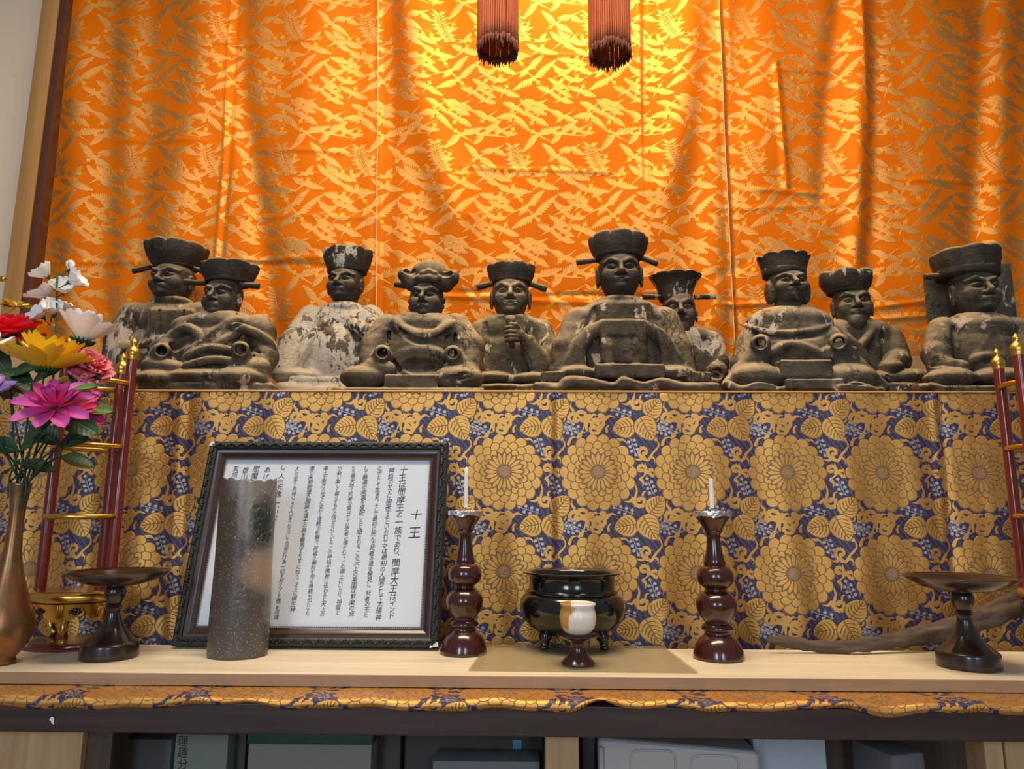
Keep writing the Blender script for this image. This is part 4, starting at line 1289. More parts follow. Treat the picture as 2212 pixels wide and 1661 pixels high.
k.curve([(1570, 828, 70, 6), (1600, 842, 82, 6), (1640, 834, 90, 6), (1684, 842, 88, 5)], 4).curve([(1806, 842, 88, 5), (1846, 834, 92, 6), (1882, 842, 80, 6)], 4)
for q in range(4): k.C([(1800, 800 + q * 9, 90, 2.4), (1866, 804 + q * 9, 90, 2.4)], 3, -1)
k.C([(1786, 784, 80, 3), (1808, 840, 90, 3)], 3, -1).C([(1678, 784, 80, 3), (1678, 838, 90, 3)], 3, -1)
k.done()
k.head(1702, 586, 656, 43, 0, nose=1.15, smile=.35, beard=1, hair=1, ears=.9, brow=.9, jaw=.95)
k.crown(1694, 596, 45, 552, 58, 9, .07, .15, bulge=-2, scal=8, dome=-10, bandh=14)

# 9: back row, melon-lobed crown
k = King(1880, YK, 'wooden king with crossed collar and bulging melon-lobed crown, second from the throne', 9, *mats(9, .65, .18, body_mid=(.068, .053, .036), head_mid=(.075, .062, .046), fcol=(.52, .44, .36), hat_fl=.28, hdust=.6))
k.field(1780, 2020, 690, -80, 84, HB)
k.base(1790, 2012, 826, -70, 66, 6)
k.E(1862, 790, -18, 92, 92, 46).E(1850, 726, -16, 84, 42, 42).E(1842, 706, -10, 36, 14, 34)
k.C([(1792, 730, -12, 26), (1784, 780, 2, 28)]).C([(1920, 734, -12, 30), (1938, 780, 6, 28)])
k.curve([(1806, 704, 10, 6), (1832, 732, 30, 7), (1858, 756, 38, 7), (1874, 800, 40, 7)], 4).curve([(1884, 706, 10, 6), (1874, 730, 28, 6), (1856, 752, 36, 6)], 4)
k.curve([(1902, 720, 16, 5), (1912, 760, 26, 6), (1910, 800, 34, 6)], 5, -1)
k.C([(1938, 780, 20, 24), (1916, 800, 44, 18)]).E(1928, 792, 50, 22, 12, 16)
k.E(1960, 818, 30, 56, 20, 40).E(1880, 822, 30, 60, 18, 40).C([(1916, 812, 66, 3), (1960, 828, 68, 3)], 3, -1)
k.done()
k.head(1841, 622, 706, 40, -10, nose=1.15, brow=1.25, beard=2, ears=.9, lips=1.0, smile=-.2)
k.crown(1829, 632, 41, 588, 54, 6, .22, .35, bulge=7, scal=9, dome=-4, bandh=16, d=-8)

# 10: front row, far right, on a plank-backed throne
k = King(2095, YF, 'rightmost wooden king in boxy crown sitting before upright throne planks', 10, *mats(10, .75, .25, body_mid=(.10, .08, .055), head_mid=(.05, .043, .037), fcol=(.46, .37, .31), hat_fl=.16))
k.field(1966, 2240, 676, -70, 92, HB)
k.base(1978, 2236, 832, -64, 78, 5)
k.E(2112, 780, -8, 88, 96, 60).E(2112, 716, -8, 84, 42, 52).E(2106, 690, -8, 46, 14, 38)
k.C([(2036, 716, -8, 32), (2024, 766, 10, 30), (2032, 796, 30, 24)]).C([(2032, 796, 30, 24), (2076, 794, 52, 17)], 6)
k.C([(2188, 716, -8, 32), (2206, 766, 10, 30), (2200, 798, 30, 24)])
k.curve([(2070, 684, 14, 6), (2108, 704, 32, 6), (2136, 724, 38, 6)], 4).curve([(2140, 690, 20, 6), (2138, 716, 36, 7), (2116, 756, 42, 7), (2094, 792, 44, 6)], 4)
k.curve([(2098, 780, 46, 5), (2124, 770, 50, 6), (2160, 770, 48, 6)], 4).curve([(2100, 794, 52, 5), (2130, 782, 54, 5), (2164, 782, 52, 5)], 4, -1)
k.curve([(2062, 706, 20, 5), (2068, 746, 36, 7), (2082, 776, 44, 7)], 6, -1)
for q in (0, 12, 24): k.curve([(2014, 776 + q * .6, 36, 3), (2040, 770 + q * .7, 56, 3.4), (2070, 778 + q * .6, 62, 3)], 4, -1)
k.E(2052, 818, 44, 54, 20, 40).E(2160, 816, 44, 60, 20, 40).E(2000, 838, 56, 30, 10, 24)
k.C([(2010, 836, 84, 3), (2080, 822, 88, 3)], 3, -1)
k.done()
k.head(2104, 588, 685, 48, 2, nose=1.1, brow=1.05, ears=1.1, jaw=1.06, lips=.95)
k.crown(2090, 598, 62, 541, 72, 7, .05, .15, bulge=1, scal=2, dome=4, bandh=16, tilt=.05)
k.wing(2056, 594, 1997, 598, 6.5, -14)
ml = relic('throne_plank_wood', (.030, .026, .022), (.10, .085, .065), dust_amt=.3, flake_amt=0.0, seed=3.3)
for (xa_, xb_, r0) in ((1996, 2062, 598), (2142, 2180, 571)):
    a, b = k.W(xa_, r0, -86), k.W(xb_, 845, -74)
    MB().box((a[0] - k.o.x, a[1] - .006 - k.o.y, 0), (k.W(xb_, r0, -86)[0] - k.o.x, a[1] + .006 - k.o.y, a[2] - k.o.z), .002).build('throne_plank', ml, k.root, auto=40)
# ------------------------------------------------------------------ things on the pale board
M_LACQ = plain('dark_red_lacquer', (.045, .008, .006), .22, var=.25, scale=25, coat=.6)
M_BROWNLACQ = plain('dark_brown_lacquer', (.022, .009, .007), .28, var=.25, scale=25, coat=.5)
M_BLACK = plain('black_lacquer', (.006, .0055, .005), .16, var=.2, scale=20, coat=.7)
M_RED = plain('red_lacquer_pole', (.16, .016, .008), .25, var=.2, scale=30, coat=.6)
M_GOLD = plain('gold_leaf', (.80, .48, .10), .30, 1.0, var=.10, scale=30, bump=.05)
M_FOIL = plain('aluminium_foil', (.86, .86, .88), .26, 1.0, var=.03, scale=60, bump=.5, bscale=90)
M_WAX = plain('white_wax', (.86, .82, .78), .45, var=.02)
M_WICK = plain('wick', (.25, .22, .18), .8)

def stand_at(px, row, hw):
    """centre on the board of a round foot whose front edge shows at this row"""
    f = Pz(px, row, TABLE)
    r_ = hw * mpp(f)
    Y = f.y + r_ * 1.02
    c = P(px, row, Y)
    return Vector((c.x, Y, TABLE + .0006)), r_

def rows_to_prof(cx, prof, root, top_up=True):
    """(row, half-width) from the top down, as metres about the root"""
    s_ = mpp(P(cx, 1300, root.y))
    out = []
    for row, hw in prof:
        out.append((hw * s_, P(cx, row, root.y).z - root.z))
    z1 = out[-1][1]
    zt = out[0][1]
    out = [(r_, zt - (zt - z) * zt / (zt - z1)) for r_, z in out]      # foot exactly on the board
    return out[::-1], s_

def candlestick(cx, row, off, sc, label, tip, base_c, tall):
    root_p, _ = stand_at(cx, row, 50 * sc)
    root = empty('candlestick', root_p, label, 'candlestick', 'pair of turned wooden candlesticks')
    P0 = [(1104, 30), (1110, 35.5), (1114, 35), (1123, 29), (1136, 20.5), (1142, 18.5), (1144, 17.5), (1146, 18), (1149, 14.5), (1162, 13.5), (1176, 14.5), (1190, 16.5), (1206, 20), (1215, 22.5), (1217, 21.5), (1220, 22),
          (1222, 27), (1228, 33), (1240, 37), (1252, 36), (1260, 32.5), (1266, 25), (1269, 21), (1272, 20.5), (1275, 23), (1276, 26), (1283, 33), (1292, 39), (1302, 41), (1314, 39.5), (1326, 35), (1338, 27), (1342, 24), (1344, 24), (1346, 28),
          (1353, 31.5), (1357, 31.5), (1360, 28), (1363, 25), (1367, 25), (1370, 27), (1374, 32), (1380, 38), (1390, 44), (1403, 48), (1414, 50), (1419, 50), (1420, 49)]
    top = base_c
    prof, s_ = rows_to_prof(cx, [(row + (q - 1420) * sc * tall, w * sc) for q, w in P0], root_p)
    MB().lathe(prof, n=56).build('body', M_LACQ, root, auto=55)
    zt = prof[-1][1]
    # crumpled foil over the drip plate
    V, F = [], []
    n = 64
    R0 = 37.5 * sc * s_
    pr = [(1.0, -.0078), (1.025, -.004), (1.03, .0005), (.98, .0022), (.80, .0012), (.4, .0008), (.05, .001)]
    rr = np.random.RandomState(int(cx))
    for j, (q, z) in enumerate(pr):
        for k in range(n):
            a = 2 * math.pi * k / n
            w = 1 + .018 * math.sin(9 * a + j) + rr.uniform(-.014, .014)
            V.append((R0 * q * w * math.cos(a), R0 * q * w * math.sin(a), zt + z + rr.uniform(-.0007, .0007) + (.0016 * math.sin(5 * a + 1) if j < 2 else 0)))
    for j in range(len(pr) - 1):
        for k in range(n): F.append([j * n + k, j * n + (k + 1) % n, (j + 1) * n + (k + 1) % n, (j + 1) * n + k])
    F.append([(len(pr) - 1) * n + k for k in range(n)])
    fo = mesh_obj('foil_cover', V, F, M_FOIL, root, False)
    MB().lathe([(.0022, zt + .001), (.0016, zt + .006), (.0010, zt + .0125), (.0001, zt + .016)], n=10).build('spike', M_WICK, root)
    # the candle is a thing of its own
    px_c, r0, r1, hw = tip
    zb = root_p.z + zt + .0075
    cd = empty('candle', (root_p.x, root_p.y, zb), 'slim white candle on the ' + ('foil-topped candlestick beside the framed text, taller candle' if cx < 1200 else 'foil-topped candlestick beyond the black burner, shorter candle'), 'candle', 'candles on the candlesticks')
    H = (r1 - r0) * s_
    hwm = hw * s_
    prof = [(hwm * .80, .0), (hwm * .96, .0008), (hwm, H * .3), (hwm * .97, H * .8), (hwm * .93, H * .955)] + ([(hwm * .6, H * .98), (hwm * .15, H)] if cx < 1200 else [(hwm * .88, H * .985), (hwm * .5, H * .99), (hwm * .1, H * .985)])
    MB().lathe(prof, n=18).build('wax', M_WAX, cd)
    MB().tube([(0, 0, H * .97), (.0003, 0, H + .004), (.0010, 0, H + .0085)], .0006, 6).build('wick', M_WICK, cd)

candlestick(1001, 1421, 0, 1.0, 'dark red turned candlestick with crumpled foil top, beside the framed text', (993, 1001, 1090, 4.7), 990, 1.0)
candlestick(1553, 1433, 0, 1.07, 'dark red turned candlestick with crumpled foil top, beyond the black burner', (1532, 1031, 1096, 5.2), 1530, .965)

# ---------------- glass plate under the burner
def plate():
    q = [Pz(1012, 1450, TABLE), Pz(1507, 1455, TABLE), Pz(1434, 1400, TABLE), Pz(1052, 1396, TABLE)]
    c = sum(q, Vector()) / 4
    t = NT('smoked_glass')
    mixs = t.n('ShaderNodeMixShader', Fac=.82)
    tr = t.n('ShaderNodeBsdfTransparent', Color=(.90, .87, .78, 1))
    t.p(Base__Color=(.50, .47, .38), Roughness=.14)
    out = t.t.nodes['Material Output']
    mixs.inputs[0].default_value = .24
    t.t.links.new(tr.outputs[0], mixs.inputs[1]); t.t.links.new(t.b.outputs[0], mixs.inputs[2]); t.t.links.new(mixs.outputs[0], out.inputs['Surface'])
    v = [(p.x - c.x, p.y - c.y, z) for z in (0, .0030) for p in q]
    f = [[3, 2, 1, 0], [4, 5, 6, 7], [0, 1, 5, 4], [1, 2, 6, 5], [2, 3, 7, 6], [3, 0, 4, 7]]
    o = mesh_obj('glass_plate', v, f, t.m, None, False)
    o.location = (c.x, c.y, TABLE + .0006)
    tag(o, 'thin smoked glass plate lying under the black burner and onyx cup', 'glass plate')
plate()
ZP = TABLE + .0042

# ---------------- incense burner
def burner():
    f = Pz(1240, 1403, ZP)
    s0 = mpp(f)
    c = Vector((f.x, 1.371, ZP))
    root = empty('incense_burner', c, 'round black lacquered incense burner on three short legs', 'incense burner')
    rows = [(1236, 96), (1233.5, 104), (1234, 106.5), (1237, 106.5), (1240, 101), (1243, 94), (1248, 92.5), (1268, 92.5), (1271, 95), (1274, 98.5), (1277, 99), (1279, 97.5), (1280, 100), (1287, 107), (1297, 112), (1308, 113.5), (1322, 111.5), (1337, 104), (1350, 93), (1360, 80), (1366, 62), (1369, 30), (1369.5, 1)]
    s_ = mpp(P(1240, 1300, c.y))
    outer = [(hw * s_, P(1240, r_, c.y).z - c.z) for r_, hw in rows]
    inner = [(2 * s_, outer[0][1] - .030), (70 * s_, outer[0][1] - .029), (88 * s_, outer[0][1] - .026), (89 * s_, outer[0][1] - .006), (94 * s_, outer[0][1] - .001)]
    MB().lathe(inner + outer, n=72, cap=False).build('bowl', M_BLACK, root, auto=60)
    ash = MB().lathe([(88 * s_, outer[0][1] - .0255), (50 * s_, outer[0][1] - .023), (1 * s_, outer[0][1] - .022)], n=40, cap=False).build('ash', plain('grey_ash', (.45, .43, .40), .95, bump=.4), root)
    zb = outer[-1][1] + .006
    for a in (-120, -60, 90):
        x, y = 72 * s_ * math.cos(R(a)), 72 * s_ * math.sin(R(a)) * .8
        x = 62 * s_ * (1 if a == -60 else -1 if a == -120 else 0)
        ux, uy = (x / (62 * s_) * .75 if a != 90 else 0), (-.66 if a != 90 else 1)
        pts = [(x * .92, y * .92, zb + .005), (x * .96, y * .96, zb - .004), (x * 1.0, y, zb * .55), (x * .985, y * .985, zb * .28), (x * 1.0, y, .005), (x * 1.01, y * 1.02, .0012)]
        m = MB().tube(pts, [13 * s_, 14.5 * s_, 10.5 * s_, 8 * s_, 9.5 * s_, 8 * s_], 14)
        m.sphere((x * 1.0 + ux * 2 * s_, y + uy * 3 * s_, .0052), (10 * s_, 10 * s_, .0050), 12, 8)
        m.build('leg', M_BLACK, root)
burner()

# ---------------- onyx cup on its little stand
def onyx():
    f = Pz(1252, 1441, ZP)
    s0 = mpp(f)
    c = Vector((f.x, f.y + 37 * s0, ZP))
    st = empty('cup_stand', c, 'small dark red lacquered stand under the onyx cup', 'stand')
    s_ = mpp(P(1252, 1400, c.y))
    z = lambda r_: P(1252, r_, c.y).z - c.z
    zb = z(1438)
    Z = lambda r_: (z(r_) - zb)
    MB().lathe([(36 * s_, 0), (37 * s_, .0012), (33 * s_, Z(1431)), (24 * s_, Z(1422)), (18 * s_, Z(1410)), (16.5 * s_, Z(1398)), (18 * s_, Z(1391)), (26 * s_, Z(1387)), (41 * s_, Z(1381)), (46 * s_, Z(1376)), (45 * s_, Z(1374.5)), (36 * s_, Z(1379)), (30 * s_, Z(1380)), (29 * s_, Z(1375)), (28 * s_, Z(1374)), (3 * s_, Z(1375))], n=48).build('turned_stand', M_LACQ, st, auto=55)
    t = NT('banded_onyx')
    v = t.co()
    w = t.noise(t.n('ShaderNodeMapping', Vector=v, Scale=(1, 1, .6)).outputs[0], 60, 5, .6, .8)
    sx = t.n('ShaderNodeSeparateXYZ', Vector=v).outputs
    side = t.math('ADD', t.math('MULTIPLY', sx['X'], -26.0), t.math('ADD', t.math('MULTIPLY', sx['Z'], 7.0), t.math('MULTIPLY', t.math('SUBTRACT', w, .5), .9)))
    pale = t.mix(t.noise(v, 90, 4), (.72, .68, .60), (.86, .82, .75))
    amber = t.mix(w, (.32, .12, .02), (.70, .42, .13))
    t.p(Base__Color=t.mix(t.ramp(side, [(.50, 0.0), (.60, 1.0)]), pale, amber), Roughness=.28, Subsurface__Weight=.25, Subsurface__Radius=(.01, .006, .003), Subsurface__Scale=.3)
    zc = c.z + Z(1374) + .0003
    s2 = s_
    cu = empty('onyx_cup', (c.x, c.y, zc), 'small white onyx cup with an amber-brown patch, standing on the red stand', 'cup')
    q = lambda r_: (z(r_) - zb) - (Z(1374) + .0003)
    MB().lathe([(2 * s2, .004), (30 * s2, .006), (35 * s2, q(1340)), (32 * s2, q(1318)), (33 * s2, q(1308)), (36 * s2, q(1306)), (38.5 * s2, q(1307)), (39 * s2, q(1311)), (36.5 * s2, q(1314)), (36 * s2, q(1318)), (38.5 * s2, q(1326)), (40 * s2, q(1338)), (39 * s2, q(1350)), (35 * s2, q(1361)), (29 * s2, q(1369)), (24 * s2, 0.0002), (1 * s2, 0.0)], n=56, cap=False).build('bowl', t.m, cu)
onyx()

# ---------------- footed dishes
def footed_dish(cx, row, sc, label, tops):
    c, _ = stand_at(cx, row, 57 * sc)
    root = empty('footed_dish', c, label, 'footed dish', 'pair of footed offering dishes')
    P0 = [(1263, 17), (1269, 20), (1277, 21.5), (1285, 21), (1294, 17.5), (1303, 13.5), (1305, 15), (1308, 17), (1310, 15.5), (1313, 17), (1316, 15), (1320, 13.2), (1330, 14), (1345, 18), (1358, 23), (1370, 30), (1382, 39), (1391, 48), (1396, 54), (1399, 56), (1403, 56.5), (1420, 57), (1430, 57.5), (1432, 56.5)]
    rt = tops
    m = lambda r_: row + (r_ - 1432) * (row - rt) / (1432 - 1232)
    prof, s_ = rows_to_prof(cx, [(m(r_), w * sc) for r_, w in P0], c)
    MB().lathe(prof, n=56).build('stem', M_BROWNLACQ, root, auto=50)
    z0 = prof[-1][1]
    zr = P(cx, m(1233), c.y).z - c.z + .002
    h = zr - z0
    k = sc * s_
    MB().lathe([(2 * k, z0), (26 * k, z0 - .0002), (50 * k, z0 + h * .10), (76 * k, z0 + h * .34), (95 * k, z0 + h * .70), (104 * k, zr - .0012), (105 * k, zr - .0002), (103.5 * k, zr), (93 * k, zr - h * .20), (74 * k, z0 + h * .45), (48 * k, z0 + h * .22), (2 * k, z0 + h * .16)], n=72).build('dish', M_BROWNLACQ, root)
footed_dish(234, 1432, 1.0, 'dark brown footed dish between the gold-ringed stand and the grey vase', 1234)
footed_dish(2095, 1454, 1.075, 'dark brown footed dish standing before the driftwood branch', 1246)

# ---------------- framed text
def framed():
    Yb, Yt = 1.352, 1.448
    bl, br = P(376, 1396, Yb), P(950, 1396, Yb)
    bl.z = br.z = TABLE + .0008
    W = br.x - bl.x - .003
    top = P(708, 960, Yt)
    O = Vector(((bl.x + br.x) / 2 + .001, Yb, TABLE + .0008))
    up = Vector((0, Yt - Yb, top.z - O.z)); H = up.length; up.normalize()
    xx = Vector((1, 0, 0)); nn = xx.cross(up)            # towards the viewer
    root = empty('framed_text', O, 'framed sheet of handwritten Japanese text leaning on the brocade behind the grey vase', 'framed text')
    root.rotation_euler = Matrix((xx, up, nn)).transposed().to_euler()
    # local axes: x along, y up the frame, z out of it
    M_CARV = plain('carved_black_frame', (.016, .017, .013), .42, var=.5, scale=60, bump=.4, bscale=220)
    M_RIM = plain('dark_red_frame', (.040, .014, .010), .35, var=.3, scale=30, coat=.3)
    M_BEAD = plain('bead_brown', (.12, .07, .04), .4)
    def rail(prof, name, mat):
        """mitred ring: prof is (inset, height)"""
        V, F = [], []
        for i_, z in prof:
            V += [(-W / 2 + i_, i_, z), (W / 2 - i_, i_, z), (W / 2 - i_, H - i_, z), (-W / 2 + i_, H - i_, z)]
        for j in range(len(prof) - 1):
            for k in range(4): F.append([j * 4 + k, j * 4 + (k + 1) % 4, (j + 1) * 4 + (k + 1) % 4, (j + 1) * 4 + k])
        m = MB(); m.add(V, F)
        return m.build(name, mat, root, True, auto=30)
    a, b, c = .0165, .033, .0365
    outer = rail([(.0, .0), (.0, .016), (.001, .019), (.004, .0205), (.008, .019), (.012, .0205), (.0155, .0185), (a, .016), (a, 0)], 'outer_moulding', M_CARV)
    rail([(a, .0), (a, .0155), (.020, .0150), (.026, .0115), (.030, .0095), (b, .0100), (b, .0)], 'inner_moulding', M_RIM)
    mb = MB()
    nbx, nby = 118, 92
    for k in range(nbx):
        x = -W / 2 + b + .002 + (W - 2 * b - .004) * k / (nbx - 1)
        for y in (b + .0018, H - b - .0018): mb.sphere((x, y, .0095), .00165, 6, 4)
    for k in range(1, nby - 1):
        y = b + .002 + (H - 2 * b - .004) * k / (nby - 1)
        for x in (-W / 2 + b + .0018, W / 2 - b - .0018): mb.sphere((x, y, .0095), .00165, 6, 4)
    tag(mb.build('bead_trim', M_BEAD, root), kind='stuff')
    # carved scrolling leaves along the outer moulding
    mb = MB()
    def leafbit(x, y, ang, s_):
        ca, sa = math.cos(ang), math.sin(ang)
        for (u, v, L, w, t) in ((0, 0, .0075, .0026, .9), (.0045, .0025, .0045, .0020, -.8)):
            pts = []
            for q in range(6):
                t_ = q / 5
                uu, vv = u + L * (t_ - .5), v * s_ + s_ * .0030 * math.sin(t_ * 3.1 * t)
                pts.append((x + uu * ca - vv * sa, y + uu * sa + vv * ca, .0192 + .0014 * math.sin(math.pi * t_)))
            mb.tube(pts, [w * .25, w * .8, w, w * .9, w * .6, w * .2], 6)
    n1 = 42
    for k in range(n1):
        x = -W / 2 + .012 + (W - .024) * k / (n1 - 1)
        leafbit(x, .0085, 0, 1 if k % 2 else -1); leafbit(x, H - .0085, 0, 1 if k % 2 else -1)
    n2 = 33
    for k in range(n2):
        y = .012 + (H - .024) * k / (n2 - 1)
        leafbit(-W / 2 + .0085, y, math.pi / 2, 1 if k % 2 else -1); leafbit(W / 2 - .0085, y, math.pi / 2, 1 if k % 2 else -1)
    tag(mb.build('carved_leaves', M_CARV, root), kind='stuff')
    # chipped gesso at the corners
    M_CHIP = plain('white_chip', (.75, .70, .66), .8)
    for x, y, q in ((-W / 2 + .006, H - .006, 1), (W / 2 - .005, .006, 1), (W / 2 - .013, .002, .5)):
        MB().add([(x - .006 * q, y - .005 * q, .0212), (x + .005 * q, y - .004 * q, .0212), (x + .004 * q, y + .003 * q, .0212), (x - .002 * q, y + .005 * q, .0212)], [[0, 1, 2, 3]]).build('chipped_corner', M_CHIP, root, False)
    mp_ = plain('white_paper', (.62, .67, .76), .55, var=.02, scale=9)
    V = [(-W / 2 + b, b, .005), (W / 2 - b, b, .005), (W / 2 - b, H - b, .005), (-W / 2 + b, H - b, .005)]
    paper = mesh_obj('paper_sheet', V, [[0, 1, 2, 3]], mp_, root, False)
    M_B = MB().box((-W / 2 + .004, .004, -.004), (W / 2 - .004, H - .004, .0045)).build('backing_board', M_DARKWOOD, root, False)
    # the handwriting, brushed column by column from right to left
    iw, ih = W - 2 * c, H - 2 * c
    cols = [(.872, .035, .955, 1.0, '十王は閻摩王の一族であり、閻摩大王は', 'インド'),
            (.815, .045, .968, .90, '神話のヤマに由来するといわれヤマは最初の人間として太陽神', ''),
            (.757, .035, .948, .84, 'の子として生まれ、そして最初に死んだ死者の道を発見し、死者の王と', ''),
            (.690, .035, .945, .82, 'して最高の楽園を支配したと語られる。この天上の楽園は歓楽の充', ''),
            (.628, .035, .935, .80, 'ちた楽天地で死者の霊はヤマの使者に導かれて、この楽土にいたり、祖霊と', ''),
            (.560, .035, .945, .80, '出会い楽しく暮らすものと信ぜられていた。この神話が佛教に伝わると天上の', ''),
            (.492, .035, .955, .80, '楽土が南方の地下に変わり道教の影響で、死者の審判を司る機能も加わった。', ''),
            (.424, .035, .925, .80, '唐の末期閻摩の服装も道士の服を着用するようになり、さらに倶生神', ''),
            (.352, .030, .965, .80, '（人の出生と同時に、その人にまつわりついて日常の行為一切を知りつくす神）を派遣', ''),
            (.278, .030, .40, .84, 'し、人の死後、一、いい、', ''), (.205, .040, .17, .84, 'あげて', ''), (.148, .035, .17, 1.0, '閻魔王', ''), (.098, .045, .17, 1.0, '泰山王', ''), (.050, .035, .15, .84, '変成王', '')]
    cache = {}
    def glyph(ch):
        if ch not in cache:
            cu = bpy.data.curves.new('glyph', 'FONT'); cu.body = ch; cu.size = 1.0; cu.resolution_u = 3; cu.offset = .0
            o = bpy.data.objects.new('glyph', cu); COL.objects.link(o)
            me = bpy.data.meshes.new_from_object(o.evaluated_get(bpy.context.evaluated_depsgraph_get()))
            v = np.array([p.co[:2] for p in me.vertices]).reshape(-1, 2)
            f = [list(p.vertices) for p in me.polygons]
            bpy.data.objects.remove(o); bpy.data.curves.remove(cu); bpy.data.meshes.remove(me)
            cache[ch] = (v, f)
        return cache[ch]
    rr = np.random.RandomState(4)
    V, F = [], []
    def put(ch, x, y, s_, vert=True):
        v, f = glyph(ch)
        if not len(v): return
        cen = np.array([.5, .36])
        q = v - cen
        if ch in '、。':
            q = q + np.array([.55, .55]) * .9
        if ch in '（）ー': q = np.stack([q[:, 1], -q[:, 0]], 1)
        an = rr.uniform(-.09, .05); sk = rr.uniform(.0, .22)
        q = np.stack([q[:, 0] * rr.uniform(.88, 1.04) + sk * q[:, 1] * .5, q[:, 1] * rr.uniform(.9, 1.06) + .10 * q[:, 0]], 1)
        q = np.stack([q[:, 0] * math.cos(an) - q[:, 1] * math.sin(an), q[:, 0] * math.sin(an) + q[:, 1] * math.cos(an)], 1) * s_
        n = len(V)
        for a_, b_ in q: V.append((x + a_, y + b_, .0054))
        for g in f: F.append([i + n for i in g])
    for cx_, t0, t1, sz, body, tail in cols:
        x = -iw / 2 + cx_ * iw; y0 = c + ih * (1 - t0); y1 = c + ih * (1 - t1)
        KANA = set('はのでありにするといわれヤマとしてまたちかをもられこえいんだそ、。しつくすよううさぜっがけむげ')
        w = [.55 if ch in '、。（）' else (.82 if ch in KANA else 1.06) for ch in body + tail]
        if tail: w[-len(tail):] = [.72] * len(tail)
        step = (y0 - y1) / sum(w); y = y0
        for i_, ch in enumerate(body + tail):
            sm = step * w[i_]
            sc_ = min(.0185 * sz, step * 1.12) * (1.0 if ch not in KANA else .86) * (.74 if i_ >= len(body) else 1)
            put(ch, x + rr.uniform(-.0007, .0007) - .0010 * (y0 - y) / .3 * 2, y - sm / 2, sc_)
            y -= sm
    xt = -iw / 2 + .945 * iw
    put('十', xt + .002, c + ih * .655, .0235); put('王', xt + .001, c + ih * .545, .0250)
    ink = plain('black_ink', (.018, .018, .022), .6)
    mesh_obj('handwriting', V, F, ink, paper, False)
framed()

